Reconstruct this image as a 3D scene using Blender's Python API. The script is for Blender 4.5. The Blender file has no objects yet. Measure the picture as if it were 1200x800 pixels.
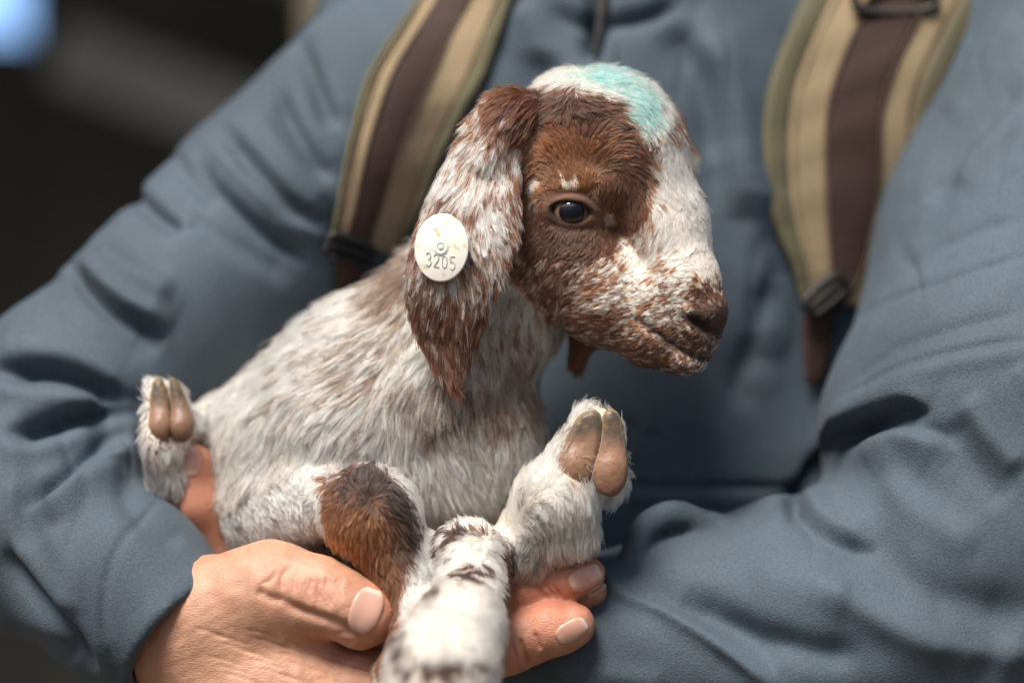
import bpy, bmesh, math, random
import numpy as np
from mathutils import Vector, Matrix, kdtree, noise as mnoise
R = math.radians
rng = np.random.default_rng(7)
sc = bpy.context.scene
C = sc.collection

# ------------------------------------------------------------------ camera, sky, sun, exposure
UNIT = 1 / 3000.0            # one build unit = a third of a millimetre
DIST = 2833.0                # camera to the plane of the kid's face, in build units
HGT = 1.25                   # height of the lens above the ground (m)
cam = bpy.data.cameras.new('camera')
camo = bpy.data.objects.new('camera', cam); C.objects.link(camo)
camo.location = (0, -DIST * UNIT, HGT); camo.rotation_euler = (R(90), 0, 0)
cam.lens = 85; cam.sensor_width = 36; cam.clip_end = 500; cam.clip_start = 0.05
cam.dof.use_dof = True; cam.dof.focus_distance = (DIST - 22) * UNIT; cam.dof.aperture_fstop = 2.2
sc.camera = camo

SUN_EL, SUN_ROT = 60, 212
w = bpy.data.worlds.new('World'); sc.world = w; w.use_nodes = True
nt = w.node_tree; bg = nt.nodes['Background']
sky = nt.nodes.new('ShaderNodeTexSky'); sky.sky_type = 'NISHITA'; sky.sun_disc = False
sky.sun_elevation = R(SUN_EL); sky.sun_rotation = R(SUN_ROT); sky.air_density = 1.0; sky.dust_density = 3.0; sky.ozone_density = 0.2
nt.links.new(sky.outputs[0], bg.inputs[0]); bg.inputs[1].default_value = 0.062
sl = bpy.data.lights.new('sun', 'SUN'); sl.energy = 4.0; sl.angle = R(24); sl.color = (1, 0.93, 0.83)
so = bpy.data.objects.new('sun', sl); C.objects.link(so)
sd = Vector((math.sin(R(SUN_ROT)) * math.cos(R(SUN_EL)), math.cos(R(SUN_ROT)) * math.cos(R(SUN_EL)), math.sin(R(SUN_EL))))
so.rotation_euler = sd.to_track_quat('Z', 'Y').to_euler()
so.location = sd * 5
sc.view_settings.view_transform = 'Standard'; sc.view_settings.look = 'None'
sc.view_settings.exposure = 0.62; sc.view_settings.gamma = 1
sc.render.engine = 'CYCLES'
sc.cycles.use_denoising = True
sc.cycles.caustics_reflective = False; sc.cycles.caustics_refractive = False; sc.cycles.sample_clamp_indirect = 3.0; sc.cycles.sample_clamp_direct = 12.0
sc.cycles.max_bounces = 8
sc.cycles.transparent_max_bounces = 8

# ------------------------------------------------------------------ helpers: places and implicit surfaces
def A(px, py, d):
    """image column, image row of the study grid and depth -> point in build units"""
    s = (DIST + d) / DIST
    return np.array([(px - 600) * s, d, (400 - py) * s], dtype=np.float64)
def sc_(d): return (DIST + d) / DIST
def to_img(P):
    s = (DIST + P[..., 1]) / DIST
    return 600 + P[..., 0] / s, 400 - P[..., 2] / s
def W(P):
    P = np.asarray(P, float) * UNIT
    P = P.copy(); P[..., 2] += HGT
    return P

class Cone:
    def __init__(s, a, b):
        s.a = A(*a[:3]); s.b = A(*b[:3]); s.ra = a[3] * sc_(a[2]); s.rb = b[3] * sc_(b[2])
        m = max(s.ra, s.rb)
        s.lo = np.minimum(s.a, s.b) - m; s.hi = np.maximum(s.a, s.b) + m
    def __call__(s, X, Y, Z):
        ab = s.b - s.a; L2 = float(ab @ ab) + 1e-6
        t = ((X - s.a[0]) * ab[0] + (Y - s.a[1]) * ab[1] + (Z - s.a[2]) * ab[2]) / L2
        t = np.clip(t, 0, 1)
        dx = X - s.a[0] - t * ab[0]; dy = Y - s.a[1] - t * ab[1]; dz = Z - s.a[2] - t * ab[2]
        return np.sqrt(dx * dx + dy * dy + dz * dz) - (s.ra + (s.rb - s.ra) * t)
class Ell:
    """ellipsoid: centre (px,py,d), radii across, up, deep; rot = turn in the picture plane (deg, anticlockwise), yaw = turn about the vertical"""
    def __init__(s, c, r, rot=0, yaw=0):
        s.c = A(*c); k = sc_(c[2]); s.r = np.array(r, float) * k
        m = s.r.max(); s.lo = s.c - m; s.hi = s.c + m
        M = Matrix.Rotation(R(yaw), 3, 'Z') @ Matrix.Rotation(R(-rot), 3, 'Y')
        s.M = np.array(M.transposed())
    def __call__(s, X, Y, Z):
        x = X - s.c[0]; y = Y - s.c[1]; z = Z - s.c[2]; M = s.M
        u = M[0, 0] * x + M[0, 1] * y + M[0, 2] * z
        v = M[1, 0] * x + M[1, 1] * y + M[1, 2] * z
        q = M[2, 0] * x + M[2, 1] * y + M[2, 2] * z
        ru, rz, rv = s.r[0], s.r[1], s.r[2]
        k0 = np.sqrt((u / ru) ** 2 + (v / rv) ** 2 + (q / rz) ** 2)
        k1 = np.sqrt((u / ru ** 2) ** 2 + (v / rv ** 2) ** 2 + (q / rz ** 2) ** 2) + 1e-9
        return k0 * (k0 - 1) / k1
class Slab:
    """outline in the picture plane, bent sheet of thickness t round depth d0(px,py)"""
    def __init__(s, poly, d0, t, rnd=3):
        s.p = np.array(poly, float); s.d0 = d0; s.t = t; s.rnd = rnd
        pts = [A(x, y, d0(x, y)) for x, y in poly]
        s.lo = np.min(pts, 0) - 30; s.hi = np.max(pts, 0) + 30
    def __call__(s, X, Y, Z):
        k = (DIST + Y) / DIST
        px = 600 + X / k; py = 400 - Z / k
        d = poly_sd(px, py, s.p)
        h = np.abs(Y - s.d0(px, py)) - s.t
        return smax(d, h, s.rnd)
def poly_sd(px, py, poly):
    px, py = np.broadcast_arrays(px, py)
    best = np.full(px.shape, 1e9); inside = np.zeros(px.shape, bool)
    n = len(poly)
    for i in range(n):
        ax, ay = poly[i]; bx, by = poly[(i + 1) % n]
        ex, ey = bx - ax, by - ay
        t = np.clip(((px - ax) * ex + (py - ay) * ey) / (ex * ex + ey * ey + 1e-9), 0, 1)
        dd = (px - ax - t * ex) ** 2 + (py - ay - t * ey) ** 2
        best = np.minimum(best, dd)
        c = ((ay > py) != (by > py))
        with np.errstate(divide='ignore', invalid='ignore'):
            xi = (bx - ax) * (py - ay) / (by - ay + 1e-12) + ax
        inside ^= c & (px < xi)
    return np.where(inside, -1, 1) * np.sqrt(best)
def line_d(px, py, pts):
    """distance to an open polyline in the picture plane and the position along it (0..1)"""
    best = np.full(np.shape(px), 1e9); tt = np.zeros(np.shape(px)); side = np.zeros(np.shape(px))
    seg = [math.dist(pts[i], pts[i + 1]) for i in range(len(pts) - 1)]; tot = sum(seg); acc = 0
    for i in range(len(pts) - 1):
        ax, ay = pts[i]; bx, by = pts[i + 1]; ex, ey = bx - ax, by - ay
        t = np.clip(((px - ax) * ex + (py - ay) * ey) / (ex * ex + ey * ey + 1e-9), 0, 1)
        rx = px - ax - t * ex; ry = py - ay - t * ey
        dd = rx ** 2 + ry ** 2
        m = dd < best
        best = np.where(m, dd, best); tt = np.where(m, (acc + t * seg[i]) / tot, tt)
        side = np.where(m, np.sign(ex * ry - ey * rx), side)
        acc += seg[i]
    return np.sqrt(best), tt, side
def smin(a, b, k):
    h = np.maximum(k - np.abs(a - b), 0) / k
    return np.minimum(a, b) - h * h * k * 0.25
def smax(a, b, k): return -smin(-a, -b, k)

class Field:
    def __init__(s, lo, hi, h):
        s.lo = np.array(lo, float); s.h = h
        s.n = (np.ceil((np.array(hi) - s.lo) / h)).astype(int) + 1
        s.f = np.full(tuple(s.n), 400.0, np.float32)
        s.ax = [(s.lo[i] + h * np.arange(s.n[i])).astype(np.float32) for i in range(3)]
    def op(s, prim, k=8, mode='u'):
        i0 = np.clip(np.floor((prim.lo - k - 3 * s.h - s.lo) / s.h).astype(int), 0, s.n)
        i1 = np.clip(np.ceil((prim.hi + k + 3 * s.h - s.lo) / s.h).astype(int), 0, s.n)
        if (i1 <= i0).any(): return
        sl = tuple(slice(a, b) for a, b in zip(i0, i1))
        X = s.ax[0][sl[0]][:, None, None]; Y = s.ax[1][sl[1]][None, :, None]; Z = s.ax[2][sl[2]][None, None, :]
        d = prim(X, Y, Z).astype(np.float32); g = s.f[sl]
        s.f[sl] = smin(g, d, k) if mode == 'u' else smax(g, -d, k)
    def sample(s, P):
        q = (P - s.lo) / s.h
        q = np.clip(q, 0, s.n - 1.001); i = q.astype(int); t = q - i
        f = s.f; out = 0
        for a in (0, 1):
            for b in (0, 1):
                for c in (0, 1):
                    wgt = (t[..., 0] if a else 1 - t[..., 0]) * (t[..., 1] if b else 1 - t[..., 1]) * (t[..., 2] if c else 1 - t[..., 2])
                    out = out + wgt * f[i[..., 0] + a, i[..., 1] + b, i[..., 2] + c]
        return out
    def front(s, px, py, d0=-330, d1=900, step=3.0, miss=None):
        """depth of the first surface met from the lens side at picture places px,py"""
        px = np.asarray(px, float); py = np.asarray(py, float)
        res = np.full(px.shape, np.nan); prev = None
        d0 = max(d0, s.lo[1]); d1 = min(d1, s.lo[1] + s.h * (s.n[1] - 1))
        for d in np.arange(d0, d1, step):
            k = (DIST + d) / DIST
            P = np.stack([(px - 600) * k, np.full(px.shape, d), (400 - py) * k], -1)
            v = s.sample(P)
            if prev is not None:
                m = np.isnan(res) & (v < 0)
                res[m] = (d - step * (v / (v - prev + 1e-9)))[m]
            prev = v
        if miss is not None: res = np.where(np.isnan(res), miss, res)
        return res
    def mesh(s, smooth=1):
        f = s.f; neg = f < 0; nx, ny, nz = f.shape
        cnt = np.zeros((nx - 1, ny - 1, nz - 1), np.int8)
        for a in (0, 1):
            for b in (0, 1):
                for c in (0, 1):
                    cnt += neg[a:nx - 1 + a, b:ny - 1 + b, c:nz - 1 + c]
        act = (cnt > 0) & (cnt < 8)
        idx = np.argwhere(act); N = len(idx)
        vid = np.full(act.shape, -1, np.int64); vid[act] = np.arange(N)
        acc = np.zeros((N, 3)); num = np.zeros(N)
        cr = [(a, b, c) for a in (0, 1) for b in (0, 1) for c in (0, 1)]
        for p in cr:
            for ax in range(3):
                if p[ax]: continue
                q = list(p); q[ax] = 1
                fa = f[idx[:, 0] + p[0], idx[:, 1] + p[1], idx[:, 2] + p[2]]
                fb = f[idx[:, 0] + q[0], idx[:, 1] + q[1], idx[:, 2] + q[2]]
                m = (fa < 0) != (fb < 0)
                t = np.where(m, fa / (fa - fb + 1e-12), 0)
                pos = np.tile(np.array(p, float), (N, 1)); pos[:, ax] += t
                acc += np.where(m[:, None], pos, 0); num += m
        V = s.lo + s.h * (idx + acc / num[:, None])
        quads = []
        for ax in range(3):
            sl0 = [slice(1, -1)] * 3; sl1 = [slice(1, -1)] * 3
            sl0[ax] = slice(0, -1); sl1[ax] = slice(1, None)
            na = neg[tuple(sl0)]; nb = neg[tuple(sl1)]
            e = np.argwhere(na != nb); flip = na[tuple(e.T)]
            off = np.ones(3, int); off[ax] = 0
            e = e + off
            o1, o2 = [(1, 2), (2, 0), (0, 1)][ax]
            def v(d1, d2):
                c = e.copy(); c[:, o1] -= d1; c[:, o2] -= d2
                return vid[c[:, 0], c[:, 1], c[:, 2]]
            q = np.stack([v(1, 1), v(0, 1), v(0, 0), v(1, 0)], 1)
            q = np.where(flip[:, None], q, q[:, ::-1])
            quads.append(q)
        Q = np.concatenate(quads)
        for _ in range(smooth):
            S = np.zeros_like(V); n = np.zeros(N)
            for a, b in ((0, 1), (1, 2), (2, 3), (3, 0)):
                for i, j in ((a, b), (b, a)):
                    for k in range(3): S[:, k] += np.bincount(Q[:, i], V[Q[:, j], k], N)
                    n += np.bincount(Q[:, i], minlength=N)
            V = V * 0.5 + 0.5 * S / np.maximum(n, 1)[:, None]
        return V, Q
def normals(V, Q):
    nrm = np.cross(V[Q[:, 2]] - V[Q[:, 0]], V[Q[:, 3]] - V[Q[:, 1]])
    out = np.zeros_like(V)
    for i in range(4):
        for k in range(3): out[:, k] += np.bincount(Q[:, i], nrm[:, k], len(V))
    return out / (np.linalg.norm(out, axis=1)[:, None] + 1e-12)

def make(name, V, Q, mat, parent=None, col=None, smooth=True, raw=False):
    me = bpy.data.meshes.new(name)
    V = W(V) if not raw else np.asarray(V, float)
    if isinstance(Q, np.ndarray):
        nf, k = Q.shape
        me.vertices.add(len(V)); me.vertices.foreach_set('co', V.astype(np.float32).ravel())
        me.loops.add(nf * k); me.loops.foreach_set('vertex_index', Q.astype(np.int32).ravel())
        me.polygons.add(nf); me.polygons.foreach_set('loop_start', np.arange(0, nf * k, k, dtype=np.int32))
        me.update(calc_edges=True)
    else:
        me.from_pydata([tuple(v) for v in V], [], Q)
    me.validate()
    if smooth: me.polygons.foreach_set('use_smooth', np.ones(len(me.polygons), bool))
    if col is not None:
        at = me.color_attributes.new('coat', 'FLOAT_COLOR', 'POINT')
        at.data.foreach_set('color', np.concatenate([col, np.ones((len(col), 1))], 1).astype(np.float32).ravel())
    me.materials.append(mat)
    o = bpy.data.objects.new(name, me); C.objects.link(o)
    if parent is not None:
        o.parent = parent; o.matrix_parent_inverse = parent.matrix_basis.inverted()
    return o
def thing(name, P, label, cat, group=None):
    o = bpy.data.objects.new(name, None); C.objects.link(o); o.location = Vector(W(P)); o.empty_display_size = 0.05
    o['label'] = label; o['category'] = cat
    if group: o['group'] = group
    return o
def tube(pts, r, seg=8, caps=True):
    """round tube through points in build units; r a number or list"""
    pts = np.array(pts, float); n = len(pts)
    rr = np.full(n, r) if np.isscalar(r) else np.array(r, float)
    V = []; up = np.array([0, 1, 0.02])
    for i in range(n):
        t = pts[min(i + 1, n - 1)] - pts[max(i - 1, 0)]; t /= np.linalg.norm(t) + 1e-9
        u = np.cross(t, up); u /= np.linalg.norm(u) + 1e-9; v = np.cross(t, u)
        for k in range(seg):
            a = 2 * math.pi * k / seg
            V.append(pts[i] + rr[i] * (math.cos(a) * u + math.sin(a) * v))
    F = []
    for i in range(n - 1):
        for k in range(seg):
            F.append((i * seg + k, i * seg + (k + 1) % seg, (i + 1) * seg + (k + 1) % seg, (i + 1) * seg + k))
    if caps: F.append(tuple(range(seg))[::-1]); F.append(tuple((n - 1) * seg + k for k in range(seg)))
    return np.array(V), F
def spline(pts, n):
    """Catmull-Rom through control points"""
    P = np.array(pts, float); P = np.vstack([2 * P[0] - P[1], P, 2 * P[-1] - P[-2]])
    out = []
    m = len(P) - 3
    for q in np.linspace(0, m - 1e-6, n):
        i = int(q); t = q - i; a, b, c, d = P[i:i + 4]
        out.append(0.5 * (2 * b + (c - a) * t + (2 * a - 5 * b + 4 * c - d) * t * t + (3 * b - a - 3 * c + d) * t ** 3))
    return np.array(out)
_NP = [(rng.normal(size=3), rng.uniform(0, 6.28)) for _ in range(96)]
def wav(P, scale, seed=0, octs=10):
    """cheap smooth random field in -1..1"""
    out = 0
    for i in range(octs):
        k, ph = _NP[(seed * 7 + i * 3) % 96]
        out = out + np.sin((P @ (k / np.linalg.norm(k))) / scale * (1 + 0.35 * i / octs * 2) * 2.2 + ph + 1.7 * i)
    return out / math.sqrt(octs) * 0.9

# ------------------------------------------------------------------ materials
def mat(name):
    m = bpy.data.materials.new(name); m.use_nodes = True
    return m, m.node_tree, m.node_tree.nodes['Principled BSDF']
def N(nt, t, **kw):
    n = nt.nodes.new(t)
    for k, v in kw.items():
        if k in n.inputs: n.inputs[k].default_value = v
        else: setattr(n, k, v)
    return n
def ramp(nt, fac, stops):
    r = nt.nodes.new('ShaderNodeValToRGB'); e = r.color_ramp.elements
    while len(e) < len(stops): e.new(0.5)
    for el, (p, c) in zip(e, stops): el.position = p; el.color = (*c, 1)
    nt.links.new(fac, r.inputs[0]); return r
def coords(nt, scale=(1, 1, 1)):
    tc = nt.nodes.new('ShaderNodeTexCoord'); mp = nt.nodes.new('ShaderNodeMapping'); mp.inputs['Scale'].default_value = scale
    nt.links.new(tc.outputs['Object'], mp.inputs[0]); return mp.outputs[0]
def add_bump(nt, b, src, dist, strength=1.0, prev=None):
    bp = nt.nodes.new('ShaderNodeBump'); bp.inputs['Distance'].default_value = dist; bp.inputs['Strength'].default_value = strength
    nt.links.new(src, bp.inputs['Height'])
    if prev: nt.links.new(prev, bp.inputs['Normal'])
    nt.links.new(bp.outputs[0], b.inputs['Normal']); return bp.outputs[0]

def cloth(name, base, var, weave=2500, bump=0.00012, rough=0.8, sheen=0.04):
    m, nt, b = mat(name)
    co = coords(nt)
    n1 = N(nt, 'ShaderNodeTexNoise', Scale=weave, Detail=2.0); nt.links.new(co, n1.inputs['Vector'])
    n2 = N(nt, 'ShaderNodeTexNoise', Scale=14.0, Detail=4.0); nt.links.new(co, n2.inputs['Vector'])
    mx = N(nt, 'ShaderNodeMath', operation='ADD'); nt.links.new(n1.outputs[0], mx.inputs[0]); nt.links.new(n2.outputs[0], mx.inputs[1])
    hv = N(nt, 'ShaderNodeMath', operation='MULTIPLY'); hv.inputs[1].default_value = 0.5; nt.links.new(mx.outputs[0], hv.inputs[0])
    r = ramp(nt, hv.outputs[0], [(0.36, tuple(np.array(base) * (1 - var))), (0.64, tuple(np.array(base) * (1 + var)))])
    nt.links.new(r.outputs[0], b.inputs['Base Color'])
    b.inputs['Roughness'].default_value = rough
    b.inputs['Sheen Weight'].default_value = sheen; b.inputs['Sheen Roughness'].default_value = 0.5
    add_bump(nt, b, n1.outputs[0], bump, 0.6)
    return m
M_jacket = cloth('softshell', (0.060, 0.086, 0.114), 0.30, 1150, 0.0005)
M_tan = cloth('tan_webbing', (0.30, 0.225, 0.135), 0.14, 1500, 0.0002)
M_brown = cloth('brown_webbing', (0.044, 0.020, 0.016), 0.16, 1800, 0.0002)
M_olive = cloth('olive_binding', (0.11, 0.10, 0.055), 0.15, 1500, 0.0002)
M_trouser = cloth('dark_denim', (0.04, 0.045, 0.06), 0.15)
m, nt, b = mat('black_plastic'); b.inputs['Base Color'].default_value = (0.010, 0.010, 0.011, 1); b.inputs['Roughness'].default_value = 0.5; M_black = m
m, nt, b = mat('thread'); b.inputs['Base Color'].default_value = (0.05, 0.07, 0.10, 1); b.inputs['Roughness'].default_value = 0.8; M_thread = m

m, nt, b = mat('tan_thread'); b.inputs['Base Color'].default_value = (0.16, 0.11, 0.07, 1); b.inputs['Roughness'].default_value = 0.8; M_thread2 = m
def skin_mat():
    m, nt, b = mat('skin'); co = coords(nt)
    at = N(nt, 'ShaderNodeAttribute', attribute_name='coat')
    n2 = N(nt, 'ShaderNodeTexNoise', Scale=120.0, Detail=5.0); nt.links.new(co, n2.inputs['Vector'])
    r = ramp(nt, n2.outputs[0], [(0.3, (0.86, 0.80, 0.76)), (0.7, (1.1, 1.1, 1.1))])
    mx = nt.nodes.new('ShaderNodeMix'); mx.data_type = 'RGBA'; mx.blend_type = 'MULTIPLY'; mx.inputs[0].default_value = 1
    nt.links.new(at.outputs['Color'], mx.inputs[6]); nt.links.new(r.outputs[0], mx.inputs[7])
    nt.links.new(mx.outputs[2], b.inputs['Base Color'])
    b.inputs['Roughness'].default_value = 0.48; b.inputs['Subsurface Weight'].default_value = 0.25
    b.inputs['Subsurface Radius'].default_value = (1, 0.35, 0.2); b.inputs['Subsurface Scale'].default_value = 0.003
    v = N(nt, 'ShaderNodeTexVoronoi', Scale=1150.0, feature='DISTANCE_TO_EDGE'); nt.links.new(co, v.inputs['Vector'])
    n3 = N(nt, 'ShaderNodeTexNoise', Scale=700.0, Detail=4.0)
    co2 = coords(nt, (1, 1, 2.6)); nt.links.new(co2, n3.inputs['Vector'])
    p = add_bump(nt, b, v.outputs['Distance'], 0.0003, 0.4)
    add_bump(nt, b, n3.outputs[0], 0.0006, 0.55, p)
    return m
M_skin = skin_mat()
m, nt, b = mat('nail'); b.inputs['Base Color'].default_value = (0.62, 0.36, 0.29, 1); b.inputs['Roughness'].default_value = 0.28
at = N(nt, 'ShaderNodeAttribute', attribute_name='coat'); nt.links.new(at.outputs['Color'], b.inputs['Base Color'])
b.inputs['Subsurface Weight'].default_value = 0.15; b.inputs['Subsurface Scale'].default_value = 0.002
nn = N(nt, 'ShaderNodeTexNoise', Scale=900.0, Detail=2.0); nt.links.new(coords(nt, (1, 1, .15)), nn.inputs['Vector']); add_bump(nt, b, nn.outputs[0], 0.00008, 0.5)
M_nail = m

def attr_mat(name, rough, spec=0.5, bump=0.0, bscale=400):
    m, nt, b = mat(name)
    at = N(nt, 'ShaderNodeAttribute', attribute_name='coat'); nt.links.new(at.outputs['Color'], b.inputs['Base Color'])
    b.inputs['Roughness'].default_value = rough; b.inputs['Specular IOR Level'].default_value = spec
    if bump:
        n = N(nt, 'ShaderNodeTexNoise', Scale=float(bscale), Detail=4.0); nt.links.new(coords(nt), n.inputs['Vector']); add_bump(nt, b, n.outputs[0], bump, 0.7)
    return m
M_hide = attr_mat('kid_hide', 0.8, 0.3, 0.0005, 900)
M_hoof = attr_mat('hoof_horn', 0.45, 0.4, 0.0004, 500)
def hair_mat():
    m = bpy.data.materials.new('kid_hair'); m.use_nodes = True; nt = m.node_tree
    for n in list(nt.nodes): nt.nodes.remove(n)
    out = nt.nodes.new('ShaderNodeOutputMaterial')
    at = N(nt, 'ShaderNodeAttribute', attribute_name='coat')
    h = nt.nodes.new('ShaderNodeBsdfHairPrincipled'); h.model = 'CHIANG'; h.parametrization = 'COLOR'
    nt.links.new(at.outputs['Color'], h.inputs['Color'])
    h.inputs['Roughness'].default_value = 0.48; h.inputs['Radial Roughness'].default_value = 0.5
    h.inputs['Random Roughness'].default_value = 0.3
    nt.links.new(h.outputs[0], out.inputs[0]); return m
M_hair = hair_mat()

# colours of the coat (real surface colours)
WHITE = np.array([0.93, 0.86, 0.75]); CREAM = np.array([0.80, 0.70, 0.56])
BROWN = np.array([0.088, 0.028, 0.011]); DARK = np.array([0.022, 0.010, 0.007]); RUST = np.array([0.175, 0.064, 0.024])
TEAL = np.array([0.17, 0.56, 0.50]); GREY = np.array([0.42, 0.38, 0.36]); PINK = np.array([0.55, 0.36, 0.30]); BLACKH = np.array([0.03, 0.022, 0.02])

# ================================================================== SETTING
def box(name, lo, hi, m, kind=None, parent=None, rot=None):
    bm = bmesh.new(); bmesh.ops.create_cube(bm, size=1)
    c = (Vector(lo) + Vector(hi)) / 2; s = Vector(hi) - Vector(lo)
    for v in bm.verts: v.co = Vector((v.co.x * s.x, v.co.y * s.y, v.co.z * s.z))
    bmesh.ops.bevel(bm, geom=bm.edges[:], offset=min(s) * 0.08, segments=2, affect='EDGES')
    me = bpy.data.meshes.new(name); bm.to_mesh(me); bm.free(); me.materials.append(m)
    o = bpy.data.objects.new(name, me); C.objects.link(o); o.location = c
    if rot: o.rotation_euler = rot
    if kind: o['kind'] = kind
    if parent is not None: o.parent = parent; o.matrix_parent_inverse = parent.matrix_basis.inverted()
    return o
def plain(name, col, rough=0.7, scale=8.0, var=0.25):
    m, nt, b = mat(name)
    n = N(nt, 'ShaderNodeTexNoise', Scale=scale, Detail=6.0); nt.links.new(coords(nt), n.inputs['Vector'])
    r = ramp(nt, n.outputs[0], [(0.3, tuple(np.array(col) * (1 - var))), (0.7, tuple(np.array(col) * (1 + var)))])
    nt.links.new(r.outputs[0], b.inputs['Base Color']); b.inputs['Roughness'].default_value = rough
    add_bump(nt, b, n.outputs[0], 0.004, 0.5)
    return m
M_soil = plain('packed_earth', (0.10, 0.08, 0.06), 0.95, 6)
M_darkwall = plain('dark_lining', (0.022, 0.022, 0.018), 0.9, 3)
M_greypanel = plain('grey_panel', (0.07, 0.072, 0.07), 0.6, 5)
M_beige = plain('beige_post', (0.42, 0.37, 0.28), 0.7, 5)

g = make('ground', np.array([[-60, -60, 0], [60, -60, 0], [60, 60, 0], [-60, 60, 0]]), [(0, 1, 2, 3)], M_soil, raw=True, smooth=False); g['kind'] = 'structure'

# ================================================================== THE PERSON
hips = A(740, 1500, 700)
person = thing('person', np.array([hips[0], 700, -HGT / UNIT]), 'person in slate blue jacket cradling a spotted goat kid in both hands', 'person')

# ---- jacket
J = Field((-820, -120, -980), (950, 1130, 640), 5.2)
torso = [Ell((715, 350, 640), (400, 620, 300)), Ell((720, 900, 650), (370, 560, 280)), Ell((750, 60, 640), (340, 240, 240))]
for t in torso: J.op(t, 90)
J.op(Ell((715, 640, 470), (250, 260, 170)), 90)        # softly full front panel
J.op(Ell((1030, 110, 620), (190, 300, 240)), 60)
JT = Field((-820, -120, -980), (950, 1130, 640), 5.2); JT.f = J.f.copy()   # chest without sleeves: the straps lie on it
armL = [((452, 128, 450, 134), (312, 262, 360, 128)), ((312, 262, 360, 128), (96, 478, 240, 130)),
        ((96, 478, 240, 130), (42, 612, 165, 128)), ((42, 612, 165, 128), (140, 690, 66, 106)), ((140, 690, 66, 106), (206, 738, 20, 90))]
for a, b_ in armL: J.op(Cone(a, b_), 34)
armR = [((1080, 30, 560, 120), (1290, 60, 420, 160)), ((1290, 60, 420, 160), (1240, 300, 300, 207)), ((1240, 300, 300, 207), (1186, 520, 175, 215)), ((1186, 520, 175, 215), (1190, 620, 140, 205)),
        ((1200, 620, 140, 205), (1110, 705, 125, 180)), ((1110, 705, 125, 180), (930, 740, 120, 150)),
        ((930, 740, 120, 150), (815, 752, 124, 127)), ((815, 752, 124, 127), (720, 765, 130, 112)), ((720, 765, 130, 112), (560, 765, 155, 96)), ((560, 765, 155, 96), (430, 745, 180, 88))]
for a, b_ in armR: J.op(Cone(a, b_), 34)
loop = spline([(738, 672, 70), (744, 640, 72), (760, 614, 78), (790, 602, 84), (830, 612, 92), (862, 628, 95)], 14)
J.op(Ell((782, 652, 112), (46, 34, 40)), 12)
for a, b_ in zip(loop[:-1], loop[1:]): J.op(Cone((*a, 12), (*b_, 12)), 12)
pk = spline([(868, 640, 85), (888, 620, 88), (908, 604, 92), (925, 612, 95), (940, 640, 95)], 10)
for a, b_ in zip(pk[:-1], pk[1:]): J.op(Cone((*a, 13), (*b_, 13)), 16)
J.op(Ell((715, -190, 640), (150, 120, 130)), 60)       # collar stand
# openings: cuffs, collar
class Half:
    """everything on the far side of a plane, within reach of its point"""
    def __init__(s, p, n, reach):
        s.p = A(*p); s.n = np.array(n, float) / np.linalg.norm(n); s.lo = s.p - reach; s.hi = s.p + reach; s.r = reach * .72
    def __call__(s, X, Y, Z):
        d = -((X - s.p[0]) * s.n[0] + (Y - s.p[1]) * s.n[1] + (Z - s.p[2]) * s.n[2])
        q = np.sqrt((X - s.p[0]) ** 2 + (Y - s.p[1]) ** 2 + (Z - s.p[2]) ** 2) - s.r
        return np.maximum(d, q)
J.op(Half((222, 742, 16), (0.72, -0.40, -0.60), 190), 3, 's')
cutL = Cone((176, 716, 40, 76), (260, 765, 0, 78)); J.op(cutL, 3, 's')
cutR = Cone((440, 747, 180, 76), (330, 720, 185, 76)); J.op(cutR, 4, 's')
J.op(Cone((715, -200, 620, 105), (715, -420, 620, 130)), 6, 's')
J.op(Ell((720, 1800, 650), (500, 420, 500)), 4, 's')
# the deep pocket under the folded elbow and the hollows beside the forearm, pressed into the cloth
def press(F, pts, k, mode='s'):
    for a, b_ in zip(pts[:-1], pts[1:]): F.op(Cone(a, b_), k, mode)
def onto(F, pts, dd):
    """(px,py,r) list -> cones whose axis lies dd behind (+) or before (-) the surface"""
    d = F.front([p[0] for p in pts], [p[1] for p in pts], miss=300)
    return [(p[0], p[1], float(q) + dd, p[2]) for p, q in zip(pts, d)]
V, Q = J.mesh(2)
nv = normals(V, Q); px, py = to_img(V)
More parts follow.
